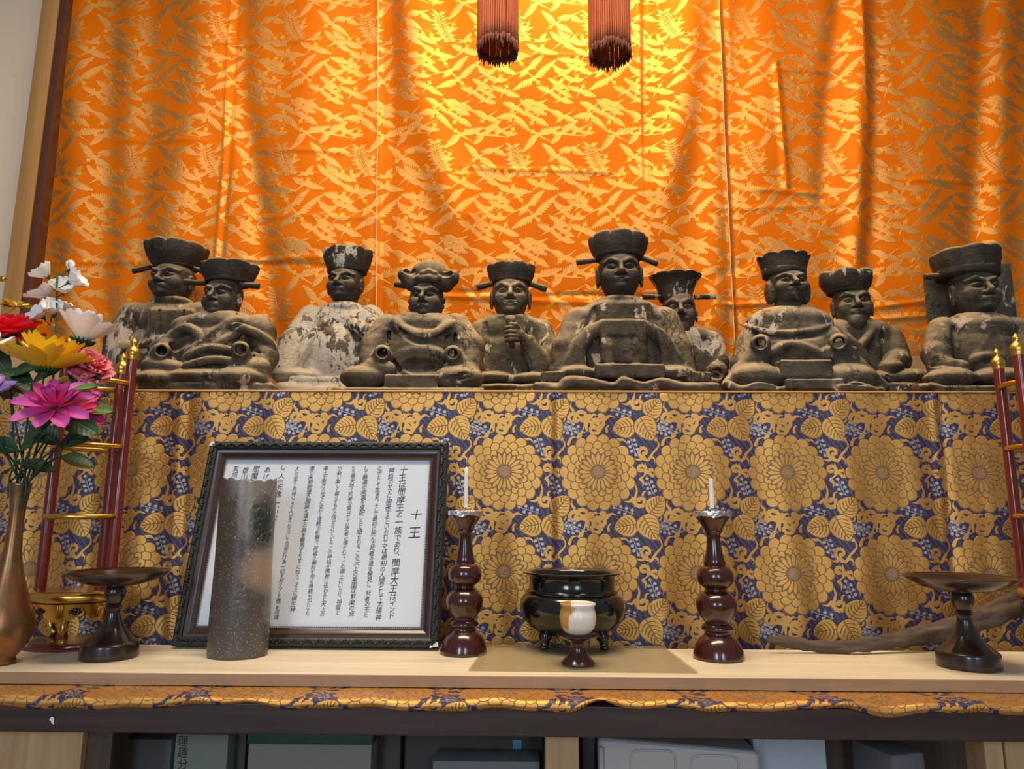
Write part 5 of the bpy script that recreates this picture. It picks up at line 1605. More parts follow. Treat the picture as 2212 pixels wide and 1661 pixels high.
# ---------------- grey stoneware vase with a torn rim
def grey_vase():
    c, r_ = stand_at(512, 1428, 61)
    s_ = mpp(P(512, 1250, c.y))
    zt = P(512, 1034, c.y).z - c.z
    n, m = 180, 120
    root = empty('stoneware_vase', c, 'tall grey-brown stoneware vase with notched rim and incised plum blossom, before the framed text', 'vase')
    cen = P(512, 1250, c.y)
    def pix(px, row):                       # angle and height of a mark seen on the front
        d = ray(px, row); r0 = 60.8 * s_
        ox, oy = EYE.x - c.x, (EYE.y - c.y) / .9
        dx, dy = d.x, d.y / .9
        A, B, C = dx * dx + dy * dy, ox * dx + oy * dy, ox * ox + oy * oy - r0 * r0
        t_ = (-B - math.sqrt(max(0, B * B - A * C))) / A
        return math.atan2(ox + dx * t_, -(oy + dy * t_)), EYE.z + d.z * t_ - c.z
    dim = [pix(px, rw) + (rd,) for px, rw, rd in ((553, 1098, 7), (573, 1147, 5.5), (583, 1156, 5.5), (580, 1167, 5.5), (570, 1166, 5.5), (564, 1155, 5.5), (573, 1157, 3.5))]
    lines = []
    for pts in ([(591, 1038), (572, 1080), (556, 1130), (552, 1160)], [(598, 1042), (580, 1085), (562, 1132)], [(567, 1138), (548, 1180), (533, 1208)], [(572, 1142), (554, 1180), (540, 1206)], [(552, 1122), (548, 1140), (550, 1156)], [(527, 1265), (512, 1292), (516, 1316), (532, 1314), (548, 1300)]):
        lines.append([pix(*p) for p in bez(pts, 6)])
    V, F, D = [], [], []
    TH = np.linspace(-math.pi, math.pi, n, endpoint=False)
    for j in range(m + 1):
        t = j / m
        for k in range(n):
            th = TH[k]
            rim = 0
            if t > .9:
                rim = (t - .9) / .1 * (.0042 * abs(math.sin(th * 6.5 + .6)) - .0052 - .002 * math.sin(3 * th))
            z = zt * t + rim
            rad = (60.5 + 1.5 * math.cos(t * 3.1) + .8 * math.sin(t * 9)) * s_
            if t < .012: rad *= .985
            d = 0.0
            if abs(th) < 2.0:
                for a, zz, rd in dim:
                    q = math.hypot((th - a) * 60 * s_, z - zz) / (rd * s_)
                    if q < 1.6: d += -.0026 * math.exp(-(q * 1.25) ** 4) + .0011 * math.exp(-((q - 1.15) / .25) ** 2)
                for L in lines:
                    for (a, zz), (b, zz2) in zip(L[:-1], L[1:]):
                        ax, bx, x = a * 60 * s_, b * 60 * s_, th * 60 * s_
                        dx, dz = bx - ax, zz2 - zz
                        u = max(0, min(1, ((x - ax) * dx + (z - zz) * dz) / (dx * dx + dz * dz + 1e-12)))
                        q = math.hypot(x - ax - u * dx, z - zz - u * dz)
                        if q < .004:
                            d = min(d, -.0015 * math.exp(-(q / .0012) ** 2)) if q < .0019 else d + .0003
                            break
            rad += d
            V.append((rad * math.sin(th), -rad * .90 * math.cos(th), max(z, 0)))
    for j in range(m):
        for k in range(n): F.append([j * n + k, j * n + (k + 1) % n, (j + 1) * n + (k + 1) % n, (j + 1) * n + k])
    o0 = len(V)
    for jj, (fr, fz) in enumerate(((.93, .002), (.90, -.01), (.90, -.10), (.88, -.20))):
        for k in range(n):
            x, y, z = V[m * n + k]
            V.append((x * fr, y * fr, z + fz if jj else z - .001))
    prev = m * n
    for jj in range(4):
        for k in range(n): F.append([prev + k, prev + (k + 1) % n, o0 + jj * n + (k + 1) % n, o0 + jj * n + k])
        prev = o0 + jj * n
    F.append([prev + k for k in range(n)]); F.append(list(range(n))[::-1])
    t = NT('ash_glazed_stoneware')
    v = t.co(); sx = t.n('ShaderNodeSeparateXYZ', Vector=v).outputs
    nz = t.noise(v, 16, 4, .6); n2 = t.noise(v, 34, 8, .68, .4)
    zf = t.math('DIVIDE', sx['Z'], zt)
    xf = t.math('DIVIDE', sx['X'], 60 * s_)
    wob = t.math('ADD', t.math('MULTIPLY', t.math('SUBTRACT', nz, .5), .5), t.math('MULTIPLY', t.math('SUBTRACT', n2, .5), .75))
    base = t.mix(nz, (.050, .034, .027), (.110, .082, .066))
    low = t.mix(nz, (.065, .053, .045), (.105, .090, .080))
    c0 = t.mix(t.ramp(t.math('ADD', zf, wob), [(.28, 0.0), (.52, 1.0)]), low, base)
    # bands of fired colour: pale ash at the shoulder, a dark green run, a buff flash
    ash = t.ramp(t.math('ADD', t.math('ADD', t.math('MULTIPLY', xf, .55), zf), wob), [(.72, 0.0), (1.0, 1.0)])
    c0 = t.mix(t.math('MULTIPLY', ash, .85), c0, (.24, .215, .185))
    gx = t.math('SUBTRACT', xf, .76); gz = t.math('SUBTRACT', zf, .73)
    gd = t.math('ADD', t.math('POWER', t.math('DIVIDE', gx, .40), 2.0), t.math('ADD', t.math('POWER', t.math('DIVIDE', gz, .17), 2.0), t.math('MULTIPLY', wob, 1.5)))
    c0 = t.mix(t.ramp(gd, [(.1, .95), (1.0, 0.25), (1.8, 0.0)]), c0, (.020, .030, .030))
    bx_ = t.math('SUBTRACT', xf, .95); bz = t.math('SUBTRACT', zf, .48)
    bd = t.math('ADD', t.math('POWER', t.math('DIVIDE', bx_, .85), 2.0), t.math('ADD', t.math('POWER', t.math('DIVIDE', bz, .13), 2.0), t.math('MULTIPLY', wob, 1.4)))
    c0 = t.mix(t.ramp(bd, [(.0, .85), (.8, .3), (1.7, 0.0)]), c0, (.34, .235, .16))
    sp = t.ramp(t.noise(v, 330, 2), [(.64, 0.0), (.69, 1.0)])
    c0 = t.mix(t.math('MULTIPLY', sp, .7), c0, (.55, .48, .42))
    t.p(Base__Color=c0, Roughness=.33)
    t.bump(t.math('ADD', sp, t.noise(v, 120, 4)), .25, .0012)
    mesh_obj('body', V, F, t.m, root)
grey_vase()

# ---------------- driftwood branch
def driftwood():
    Yd = 1.335
    pts = [(1655, 1386, 6), (1700, 1390, 11), (1750, 1397, 12), (1800, 1401, 13), (1850, 1398, 13), (1900, 1393, 14), (1950, 1384, 16), (2000, 1373, 20), (2060, 1357, 24), (2120, 1338, 26), (2180, 1315, 27), (2240, 1288, 28), (2300, 1262, 26), (2360, 1240, 20)]
    s_ = mpp(P(1900, 1390, Yd))
    q = [np.array([*P(px, rw, Yd + .004 * math.sin(i * .8) + .10 * max(0, (i - 4) / 9)), w * s_]) for i, (px, rw, w) in enumerate(pts)]
    b = bez(q, 8)
    root = empty('driftwood_branch', (q[0][0], Yd, TABLE), 'long weathered driftwood branch lying against the brocade behind a footed dish', 'branch')
    zmin = min(p[2] - p[3] for p in b)
    dz = TABLE + .0008 - zmin
    n = 22
    V, F = [], []
    rr = np.random.RandomState(3)
    ph = rr.uniform(0, 6.28, 8)
    for i, p in enumerate(b):
        for k in range(n):
            a = 2 * math.pi * k / n
            w = 1 + .16 * math.sin(3 * a + .15 * i + ph[0]) + .10 * math.sin(5 * a - .3 * i + ph[1]) + .07 * math.sin(9 * a + .55 * i) + rr.uniform(-.05, .05) + .06 * math.sin(i * .9 + ph[2])
            if i > 50: w -= .30 * math.exp(-((a - 2.2) / .5) ** 2)
            e = 1.0 if 0 < i < len(b) - 1 else .3
            V.append((p[0] + .0015 * math.sin(i * .7), p[1] + p[3] * .62 * w * e * math.cos(a), max(p[2] + dz + p[3] * w * e * math.sin(a), TABLE + .0006)))
    for i in range(len(b) - 1):
        for k in range(n): F.append([i * n + k, i * n + (k + 1) % n, (i + 1) * n + (k + 1) % n, (i + 1) * n + k])
    F.append(list(range(n))[::-1]); F.append([(len(b) - 1) * n + k for k in range(n)])
    m = wood('weathered_branch', (.035, .022, .015), (.17, .115, .08), 'X', 3.0, .85, (.3, .7), bump=.8)
    m2 = MB(); m2.add(V, F)
    m2.v = [(x - root.location.x, y - root.location.y, z - root.location.z) for x, y, z in m2.v]
    m2.build('branch_wood', m, root)
driftwood()

# ---------------- gold-ringed lacquer stands
def ring_stand(cx, Yc, label, poles, flip=1):
    c = Vector((P(cx, 1400, Yc).x, Yc, TABLE + .0006))
    root = empty('ringed_stand', c, label, 'stand', 'pair of gold-ringed lacquer stands')
    s_ = mpp(P(cx, 1200, Yc))
    z = lambda r_: P(cx, r_, Yc).z - c.z
    RR = 73 * s_
    # red foot with three lobes
    V = []
    n = 96
    prof = [(.86, 0), (.98, .001), (1.0, z(1400)), (.985, z(1392)), (.90, z(1389)), (.89, z(1384)), (.86, z(1380)), (.55, z(1379)), (.02, z(1379))]
    m = MB(); vv, ff = [], []
    for q, zz in prof:
        for k in range(n):
            a = 2 * math.pi * k / n
            w = 88 * s_ * q * (1 + .05 * math.cos(3 * a * 1.0 + flip) * (q > .8))
            vv.append((w * math.cos(a), w * .80 * math.sin(a), max(zz, 0)))
    for j in range(len(prof) - 1):
        for k in range(n): ff.append([j * n + k, j * n + (k + 1) % n, (j + 1) * n + (k + 1) % n, (j + 1) * n + k])
    ff.append(list(range(n))[::-1]); ff.append([(len(prof) - 1) * n + k for k in range(n)])
    m.add(vv, ff).build('foot', M_RED, root, auto=50)
    # gold curled legs between foot and band
    for a in (-78, 22, 152):
        ca, sa = math.cos(R(a)), math.sin(R(a)) * .8
        pts = [(ca * 66 * s_, sa * 66 * s_, z(1334)), (ca * 74 * s_, sa * 74 * s_, z(1345)), (ca * 70 * s_, sa * 70 * s_, z(1358)), (ca * 60 * s_, sa * 60 * s_, z(1368)), (ca * 66 * s_, sa * 66 * s_, z(1377)), (ca * 74 * s_, sa * 74 * s_, z(1376))]
        MB().tube(bez(pts, 4), [9 * s_] * 8 + [8 * s_] * 6 + [7 * s_] * 7, 10).build('curled_leg', M_GOLD, root)
    # gold band with the pierced, scalloped apron
    vv, ff = [], []
    n = 144
    prof = [(.93, 1296, 0), (1.0, 1293, 0), (1.03, 1284, 0), (1.0, 1276, 0), (.95, 1274, 0), (.90, 1273, 0)]
    for q, rw, _ in prof:
        for k in range(n):
            a = 2 * math.pi * k / n
            vv.append((88 * s_ * q * math.cos(a), 88 * s_ * q * .84 * math.sin(a), z(rw)))
    for j in range(len(prof) - 1):
        for k in range(n): ff.append([j * n + k, j * n + (k + 1) % n, (j + 1) * n + (k + 1) % n, (j + 1) * n + k])
    MB().add(vv, ff).build('gold_band', M_GOLD, root, auto=60)
    vv, ff = [], []
    for jj, q in enumerate((0, .35, .7, 1.0, 1.0, 0)):
        for k in range(n):
            a = 2 * math.pi * k / n
            e = abs(math.cos(2.5 * a + .6)) ** .6
            drop = 1297 + q * (12 + 26 * e)
            rad = (86 - 14 * q) * s_ - (.0025 if jj > 3 else 0)
            if jj == 3: drop += 1
            vv.append((rad * math.cos(a), rad * .84 * math.sin(a), z(drop)))
    for j in range(5):
        for k in range(n): ff.append([j * n + k, j * n + (k + 1) % n, (j + 1) * n + (k + 1) % n, (j + 1) * n + k])
    ap = MB().add(vv, ff).build('scalloped_apron', M_GOLD, root, auto=60)
    # raised cloud bosses and ribs on the apron
    for a in (-115, -62, -10, 60, 150, 210):
        ca, sa = math.cos(R(a)), math.sin(R(a)) * .84
        rad = 80 * s_
        bo = MB()
        tx, ty = -math.sin(R(a)), math.cos(R(a)) * .84
        for (u, w, q) in ((-8, 0, 5), (8, 0, 5), (0, 4, 6), (0, -3, 5)):
            bo.sphere((ca * (rad + .001) + tx * u * s_, sa * (rad + .001) + ty * u * s_, z(1313 - w)), (q * s_ * .9, q * s_ * .7, q * s_ * .8), 8, 6)
        bo.build('cloud_boss', M_BLACK, ap)
        for u in (-24, -20, -28):
            b1 = (ca * (84 * s_) + tx * (u - 4) * s_, sa * 84 * s_ + ty * (u - 4) * s_, z(1299)); b2 = (ca * (75 * s_) + tx * (u - 4) * s_, sa * 75 * s_ + ty * (u - 4) * s_, z(1326))
            MB().tube([b1, b2], 1.6 * s_, 6).build('rib', M_GOLD, ap)
    MB().lathe([(1 * s_, z(1276)), (80 * s_, z(1276)), (82 * s_, z(1274)), (80 * s_, z(1272)), (1 * s_, z(1271))], n=60, sy=.84).build('top_board', M_RED, root, auto=40)
    # poles, finials and rings
    for a, rt in poles:
        x, y = RR * math.cos(R(a)), RR * math.sin(R(a))
        pr = 11.5 * s_
        zt = z(rt)
        po = MB().tube([(x, y, z(1273)), (x, y, z(1200)), (x, y, zt)], pr, 16).build('pole', M_RED, root, auto=40)
        fz = lambda q: zt + q * s_
        MB().lathe([(pr * .95, zt - .001), (pr * 1.12, fz(2)), (pr * 1.0, fz(4)), (pr * 1.22, fz(10)), (pr * 1.30, fz(17)), (pr * 1.1, fz(24)), (pr * .62, fz(30)), (pr * .45, fz(33)), (pr * .72, fz(38)), (pr * .70, fz(42)), (pr * .35, fz(47)), (pr * .06, fz(53))], (x, y, 0), 18).build('finial', M_GOLD, po)
    for rw, q in ((830, 1.0), (966, 1.0), (1115, 1.0)):
        pts = [(RR * q * math.cos(t), RR * q * math.sin(t), z(rw)) for t in np.linspace(0, 2 * math.pi, 49)]
        mb = MB(); mb.tube(pts, 6.2 * s_, 10, cap=False)
        mb.build('ring', M_GOLD, root)
ring_stand(152, 1.352, 'red-poled stand with gold rings and scalloped gold base behind the flowers', [(-3, 778), (84, 795), (188, 778)])
ring_stand(2318, 1.330, 'second gold-ringed red-poled stand, cut off by the right edge of the picture', [(208, 775), (140, 790), (-8, 778)], -1)
# ------------------------------------------------------------------ flowers in the copper vase
def petal_mesh(name, L, Wd, mat, curl=.25, cup=.25, notch=0.0, base=.25, peak=.6, nu=6, nv=9, wave=0.0, seed=0, tip=.0, thick=.0007):
    """a petal from the origin along +Y, hollow side up (+Z)"""
    r_ = np.random.RandomState(seed)
    V, F = [], []
    for side in (0, 1):
        for j in range(nv + 1):
            t = j / nv
            w = Wd / 2 * (base + (1 - base) * math.sin(min(1, t / peak) * math.pi / 2)) if t < peak else Wd / 2 * max(tip, math.cos((t - peak) / (1 - peak) * math.pi / 2) ** .6)
            for i in range(nu + 1):
                u = 2 * i / nu - 1
                y = L * t - (notch * L * (1 - abs(abs(u) - .0)) ** 2 if t > .8 else 0) * (t - .8) / .2
                z = L * curl * t * t + cup * Wd * (u * u) * math.sin(math.pi * min(1, t * 1.1) * .8) + wave * Wd * math.sin(u * 7 + t * 5 + seed) * t
                V.append((w * u, y, z - side * thick))
    n = (nv + 1) * (nu + 1)
    for s_ in (0, 1):
        for j in range(nv):
            for i in range(nu):
                a = s_ * n + j * (nu + 1) + i
                q = [a, a + 1, a + nu + 2, a + nu + 1]
                F.append(q if s_ == 0 else q[::-1])
    m = MB(); m.add(V, F)
    me = bpy.data.meshes.new(name)
    me.from_pydata(m.v, [], m.f)
    me.polygons.foreach_set('use_smooth', np.ones(len(me.polygons), dtype=bool))
    me.materials.append(mat)
    return me

def petal_mat(name, c0, c1, L, rough=.55, streak=.25):
    """colour along the petal from base to tip, with fine veins"""
    t = NT(name)
    sx = t.n('ShaderNodeSeparateXYZ', Vector=t.co()).outputs
    g = t.math('DIVIDE', sx['Y'], L, True)
    v = t.noise(t.mapped((500, 18, 1)), 1, 3)
    c = t.mix(t.ramp(g, [(.1, 0.0), (.85, 1.0)]), c0, c1)
    c = t.mix(t.math('MULTIPLY', v, streak), c, tuple(q * .72 for q in c1))
    t.p(Base__Color=c, Roughness=rough, Subsurface__Weight=.12, Subsurface__Radius=(.004, .003, .003), Subsurface__Scale=.5)
    t.bump(v, .12, .0008)
    return t.m

M_STEM = plain('dark_green_stem', (.018, .065, .035), .5, var=.2)
M_CALYX = plain('green_calyx', (.015, .07, .025), .55, var=.3)
def leaf_mat(name, c0, c1):
    t = NT(name)
    sx = t.n('ShaderNodeSeparateXYZ', Vector=t.co()).outputs
    ax = t.math('ABSOLUTE', sx['X'])
    w = t.math('SINE', t.math('MULTIPLY', t.math('SUBTRACT', sx['Y'], t.math('MULTIPLY', ax, .8)), 900.0))
    mid = t.ramp(t.math('MULTIPLY', ax, 400), [(.15, 1.0), (.5, 0.0)])
    c = t.mix(t.noise(t.co(), 60, 3), c0, c1)
    c = t.mix(t.math('MULTIPLY', mid, .5), c, tuple(min(1, q * 2.2) for q in c1))
    t.p(Base__Color=c, Roughness=.42)
    t.bump(t.math('ADD', t.math('MULTIPLY', w, .25), mid), .4, .0012)
    return t.m
M_LEAF = leaf_mat('dark_leaf', (.010, .045, .018), (.030, .095, .035))
M_LEAF2 = leaf_mat('light_leaf', (.05, .13, .035), (.13, .24, .08))

VC, _ = stand_at(-4, 1441, 30)
def copper_vase():
    c = VC
    root = empty('copper_vase', c, 'slender mottled copper flower vase at the left edge, holding artificial flowers', 'vase')
    s_ = mpp(P(10, 1250, c.y))
    rows = [(1043, 22), (1049, 21), (1062, 19.5), (1097, 15.5), (1130, 14.8), (1160, 15.5), (1192, 17.5), (1222, 22), (1254, 29), (1285, 39), (1316, 49), (1348, 57), (1365, 58), (1382, 55), (1398, 48), (1410, 41), (1419, 34), (1424, 30), (1428, 29), (1432, 31), (1440, 31)]
    prof = [(hw * s_, P(20, r_, c.y).z - c.z) for r_, hw in rows][::-1]
    z0 = prof[0][1]; zt = prof[-1][1]
    prof = [(r_, (z - z0) * zt / (zt - z0)) for r_, z in prof]
    prof += [(20 * s_, zt + .0003), (18 * s_, zt - .004), (13 * s_, zt - .04), (1 * s_, zt - .05)]
    t = NT('mottled_copper')
    a = t.noise(t.co(), 26, 5, .6, .5)
    c_ = t.ramp(a, [(.30, (.10, .085, .045)), (.50, (.30, .15, .06)), (.66, (.42, .12, .045))])
    t.p(Base__Color=c_, Metallic=.75, Roughness=.34)
    t.bump(t.noise(t.co(), 140, 4), .15, .001)
    MB().lathe(prof, n=56).build('body', t.m, root)
    return zt
VZ = copper_vase()
MOUTH = Vector((VC.x, VC.y, VC.z + VZ))
rf = np.random.RandomState(21)
_slot = [0]
def flower_root(name, label, cat='flower', group='artificial flowers in the copper vase'):
    k = _slot[0]; _slot[0] += 1
    a = k * 2.4
    r_ = .0045 * math.sqrt((k % 7) + .4)
    # foot of the stem a little way down the neck
    o = Vector((MOUTH.x + r_ * math.cos(a), MOUTH.y + r_ * math.sin(a), MOUTH.z - .034))
    return empty(name, o, label, cat, group)

def stem_to(root, tgt, bend=(0, 0, 0), rad=.0016, mat=None, name='stem'):
    o = root.location
    m = Vector((MOUTH.x + (o.x - MOUTH.x) * 1.6, MOUTH.y + (o.y - MOUTH.y) * 1.6, MOUTH.z + .004))
    mid = (m + tgt) / 2 + Vector(bend)
    b = [Vector(q) - o for q in bez([tuple(o), tuple(m), tuple(mid), tuple(tgt)], 6)]
    return MB().tube(b, rad, 8).build(name, mat or M_STEM, root)

def orient(d, roll=0.0):
    """rotation taking +Z to direction d"""
    q = Vector(d).normalized().to_track_quat('Z', 'Y').to_euler()
    return (Matrix.Rotation(0, 3, 'Z') @ q.to_matrix() @ Matrix.Rotation(roll, 3, 'Z'))

def put_petal(root, me, at, rot, name='petal', sc=1.0):
    o = bpy.data.objects.new(name, me)
    o.parent = root
    o.matrix_local = Matrix.Translation(at) @ rot.to_4x4() @ Matrix.Scale(sc, 4)
    COL.objects.link(o)
    return o

def bloom(root, at, axis, me, n, elev, r0=.002, z0=0.0, off=0.0, jit=.12, sc=1.0, name='petal'):
    """a ring of petals round the axis; elev = angle of the petals above the plane of the ring"""
    B = orient(axis)
    for k in range(n):
        a = 2 * math.pi * (k + off) / n + rf.uniform(-jit, jit)
        e = elev + rf.uniform(-jit, jit)
        Rr = B @ Matrix.Rotation(a, 3, 'Z') @ Matrix.Rotation(e, 3, 'X')
        put_petal(root, me, at + B @ Vector((-r0 * math.sin(a), r0 * math.cos(a), z0)), Rr, name, sc * rf.uniform(.93, 1.05))

def calyx(root, at, axis, r_, h, n=14, spiky=True):
    B = orient(axis)
    m = MB()
    m.lathe([(.0016, -h), (r_ * .55, -h * .55), (r_ * .9, -h * .1), (r_ * .8, .001), (.0005, .0015)], n=18)
    if spiky:
        for k in range(n):
            a = 2 * math.pi * k / n
            p0 = Vector((r_ * .8 * math.cos(a), r_ * .8 * math.sin(a), -h * .25)); p1 = Vector((r_ * 1.45 * math.cos(a), r_ * 1.45 * math.sin(a), h * .35))
            m.tube([p0, (p0 + p1) / 2 + Vector((0, 0, -h * .05)), p1], [r_ * .20, r_ * .16, .0002], 5)
    m.v = [tuple(at + B @ Vector(p)) for p in m.v]
    return m.build('calyx', M_CALYX, root)

def leaf_on(root, at, d, up, me, sc=1.0, name='leaf'):
    """leaf mesh runs along +Y, face up +Z"""
    y = Vector(d).normalized(); z = Vector(up); z = (z - y * z.dot(y)).normalized(); x = y.cross(z)
    put_petal(root, me, at, Matrix((x, y, z)).transposed(), name, sc)

leafA = petal_mesh('leaf', .060, .036, M_LEAF, curl=-.18, cup=.12, base=.12, peak=.45, wave=.03)
leafB = petal_mesh('leaf', .048, .030, M_LEAF2, curl=-.12, cup=.10, base=.12, peak=.45, wave=.03, seed=3)
FY = VC.y
def at(px, row, dy=0.0): return P(px, row, FY + dy)

# yellow daisy
r = flower_root('yellow_daisy', 'large yellow daisy facing up, just above the magenta flower')
c = at(98, 800, -.038); stem_to(r, c); c = c - r.location; ax = (.02, .06, 1)
my = petal_mat('yellow_petal', (.80, .42, .005), (.90, .60, .01), .068)
pm = petal_mesh('petal', .072, .032, my, curl=-.05, cup=.16, notch=.10, base=.3, peak=.68, tip=.38)
bloom(r, c, ax, pm, 11, .50, .005); bloom(r, c, ax, pm, 9, .85, .003, .003, .5, sc=.95)
calyx(r, c, ax, .014, .014, 18)
leaf_on(r, c + Vector((.005, .004, -.02)), (.8, -.1, -.35), (0, -.4, 1), leafA, .8)

# white daisy
r = flower_root('white_daisy', 'large white cup-shaped daisy below the spray of small white blossoms')
c = at(178, 738, .035); stem_to(r, c, (.03, 0, .02)); c = c - r.location; ax = (.12, .08, 1)
mw = petal_mat('white_petal', (.80, .78, .72), (.86, .84, .84), .062, streak=.15)
pm = petal_mesh('petal', .062, .034, mw, curl=.02, cup=.20, base=.35, peak=.68, tip=.30)
bloom(r, c, ax, pm, 8, .72, .005); bloom(r, c, ax, pm, 6, 1.08, .003, .004, .5, sc=.9)
calyx(r, c, ax, .015, .013, 18)

# magenta flower with long drooping petals
r = flower_root('magenta_lotus', 'big magenta flower with long petals, lowest in the bunch')
c = at(118, 880, -.085); stem_to(r, c, (.01, -.02, 0)); c = c - r.location; ax = (.15, -.75, .75)
mm_ = petal_mat('magenta_petal', (.78, .03, .20), (.50, .08, .38), .060, streak=.3)
pm = petal_mesh('petal', .064, .027, mm_, curl=-.10, cup=.22, base=.35, peak=.6)
ps = petal_mesh('petal', .044, .020, mm_, curl=.10, cup=.30, base=.4, peak=.6, seed=2)
bloom(r, c, ax, pm, 9, .10, .003, 0, .2, .2); bloom(r, c, ax, ps, 8, .70, .003, .004, .4, .2); bloom(r, c, ax, ps, 6, 1.15, .002, .006, .1, .2, .8)
MB().sphere(tuple(c + Vector((.003, -.008, .010))), .005, 10, 8).build('flower_centre', plain('pink_centre', (.75, .30, .42), .6), r)
calyx(r, c, ax, .008, .010, 8, False)
leaf_on(r, c + Vector((.0, .012, -.012)), (.85, .0, -.30), (0, -.8, .6), leafA, 1.15); leaf_on(r, c + Vector((-.008, .01, -.02)), (-.7, -.1, -.5), (0, -.8, .6), leafA, .95)
leaf_on(r, c + Vector((.02, .006, .030)), (.9, -.1, .15), (0, -.6, .8), leafB, .9)

# second magenta flower behind it
r = flower_root('pink_lotus', 'smaller pink-magenta flower opening to the side of the big magenta one')
c = at(170, 885, -.028); stem_to(r, c, (.02, -.01, -.01)); c = c - r.location; ax = (.55, -.65, .45)
mp2 = petal_mat('rose_petal', (.80, .03, .12), (.70, .07, .28), .050, streak=.3)
pm = petal_mesh('petal', .050, .022, mp2, curl=-.05, cup=.22, base=.35, peak=.6, seed=5)
bloom(r, c, ax, pm, 8, .15, .003, 0, .2, .2); bloom(r, c, ax, pm, 6, .8, .002, .004, .5, .2, .7)
for k in range(7):
    a = k * .9
    MB().tube([c, c + Vector((.014 + .006 * math.cos(a), -.014, .012 + .006 * math.sin(a)))], .0004, 5).build('stamen', plain('stamen_%d' % k, (.85, .55, .50), .6), r)
leaf_on(r, c + Vector((.012, .006, .002)), (.9, -.1, -.05), (0, -.7, .7), leafB, .95)

# pink carnation
r = flower_root('pink_carnation', 'ruffled coral-pink carnation between the yellow daisy and the gold finials')
c = at(194, 800, .018); stem_to(r, c, (.03, 0, -.02)); c = c - r.location; ax = (.45, -.45, .65)
mk = petal_mat('coral_petal', (.88, .07, .13), (.92, .26, .32), .030, streak=.3)
for q, (n, e, L) in enumerate(((11, .05, .037), (11, .42, .034), (9, .8, .030), (7, 1.15, .025))):
    pm = petal_mesh('petal', L, L * .95, mk, curl=.05, cup=.10, base=.15, peak=.85, wave=.10, seed=q * 3 + 1, tip=.45)
    bloom(r, c, ax, pm, n, e, .002, .002 * q, q * .4, .22)
calyx(r, c, ax, .007, .018, 8, False)

# red peony, half out of the picture
r = flower_root('red_peony', 'bright red many-petalled flower cut by the left edge above the yellow daisy')
c = at(18, 725, .03); stem_to(r, c, (-.01, 0, .01)); c = c - r.location; ax = (.05, -.35, 1)
mr = petal_mat('red_petal', (.60, .005, .02), (.85, .02, .05), .048, streak=.25)
for q, (n, e, L) in enumerate(((9, .05, .060), (9, .38, .054), (7, .75, .044), (5, 1.1, .036))):
    pm = petal_mesh('petal', L, L * .62, mr, curl=-.05, cup=.16, base=.3, peak=.6, wave=.05, seed=q + 2)
    bloom(r, c, ax, pm, n, e, .003, .002 * q, q * .4, .15)
calyx(r, c, ax, .011, .010, 12)

# lilac and white blooms mostly outside the left edge
r = flower_root('lilac_bloom', 'pale lilac bloom mostly hidden by the left edge beside the magenta flower')
c = at(-38, 858, -.04); stem_to(r, c, (-.01, 0, 0)); c = c - r.location
ml_ = petal_mat('lilac_petal', (.45, .20, .62), (.55, .33, .74), .055)
bloom(r, c, (0, -.6, .8), petal_mesh('petal', .055, .034, ml_, curl=.0, cup=.15, base=.4, peak=.6), 8, .25, .003)
calyx(r, c, (0, -.6, .8), .008, .01, 8, False)
r = flower_root('cream_bloom', 'cream-white bloom showing only petal tips at the left edge under the red flower')
c = at(-42, 765, -.06); stem_to(r, c, (-.01, -.01, 0)); c = c - r.location
bloom(r, c, (0, -.4, .9), petal_mesh('petal', .056, .024, mw, curl=.10, cup=.15, base=.4, peak=.6), 9, .35, .003)
calyx(r, c, (0, -.4, .9), .008, .01, 8, False)

# spray of small white blossoms
r = flower_root('white_blossom_spray', 'tall upright stem of small white blossoms and buds, highest in the bunch')
tips = [(103, 598, 1), (150, 583, 0), (150, 610, 1), (102, 642, 1.25), (137, 632, 1), (92, 684, 1.1), (116, 678, 1), (130, 668, .9)]
top = at(124, 588, .07)
stem_to(r, top, (.02, 0, -.02), .0018)
mw2 = petal_mat('blossom_petal', (.84, .82, .76), (.90, .89, .90), .026, streak=.12)
pm = petal_mesh('petal', .030, .029, mw2, curl=.12, cup=.14, base=.25, peak=.7, notch=.12, wave=.04, tip=.35)
pb = petal_mesh('petal', .018, .016, mw2, curl=.25, cup=.30, base=.4, peak=.6)
for i, (px, row, q) in enumerate(tips):
    c = at(px, row, .07 + .01 * math.sin(i * 2)) - r.location
    sp = at(118 - (row - 588) * .10, row + 18, .07) - r.location
    d = c - sp
    MB().tube([sp, sp + d * .5 + Vector((0, -.002, -.002)), c], .0010, 6).build('twig', M_STEM, r)
    ax = Vector((d.x * 1.2, -.014 + .02 * math.sin(i), abs(d.z) + .012 * (1 if i % 3 else .4)))
    if q == 0: bloom(r, c, (0.1, 0, 1), pb, 5, 1.25, .001, 0, 0, .1)
    else: bloom(r, c, ax, pm, 5, .45 if i % 2 else .75, .0015, 0, i * .3, .12, q)
    calyx(r, c, ax if q else (0, 0, 1), .0042, .008, 6)
for px, row in ((100, 700), (116, 703), (118, 646)):
    p = at(px, row, .06) - r.location
    MB().sphere(tuple(p), (.0025, .0025, .0035), 8, 6).build('bud', plain('yellow_bud_%d' % px, (.60, .50, .05), .5), r)

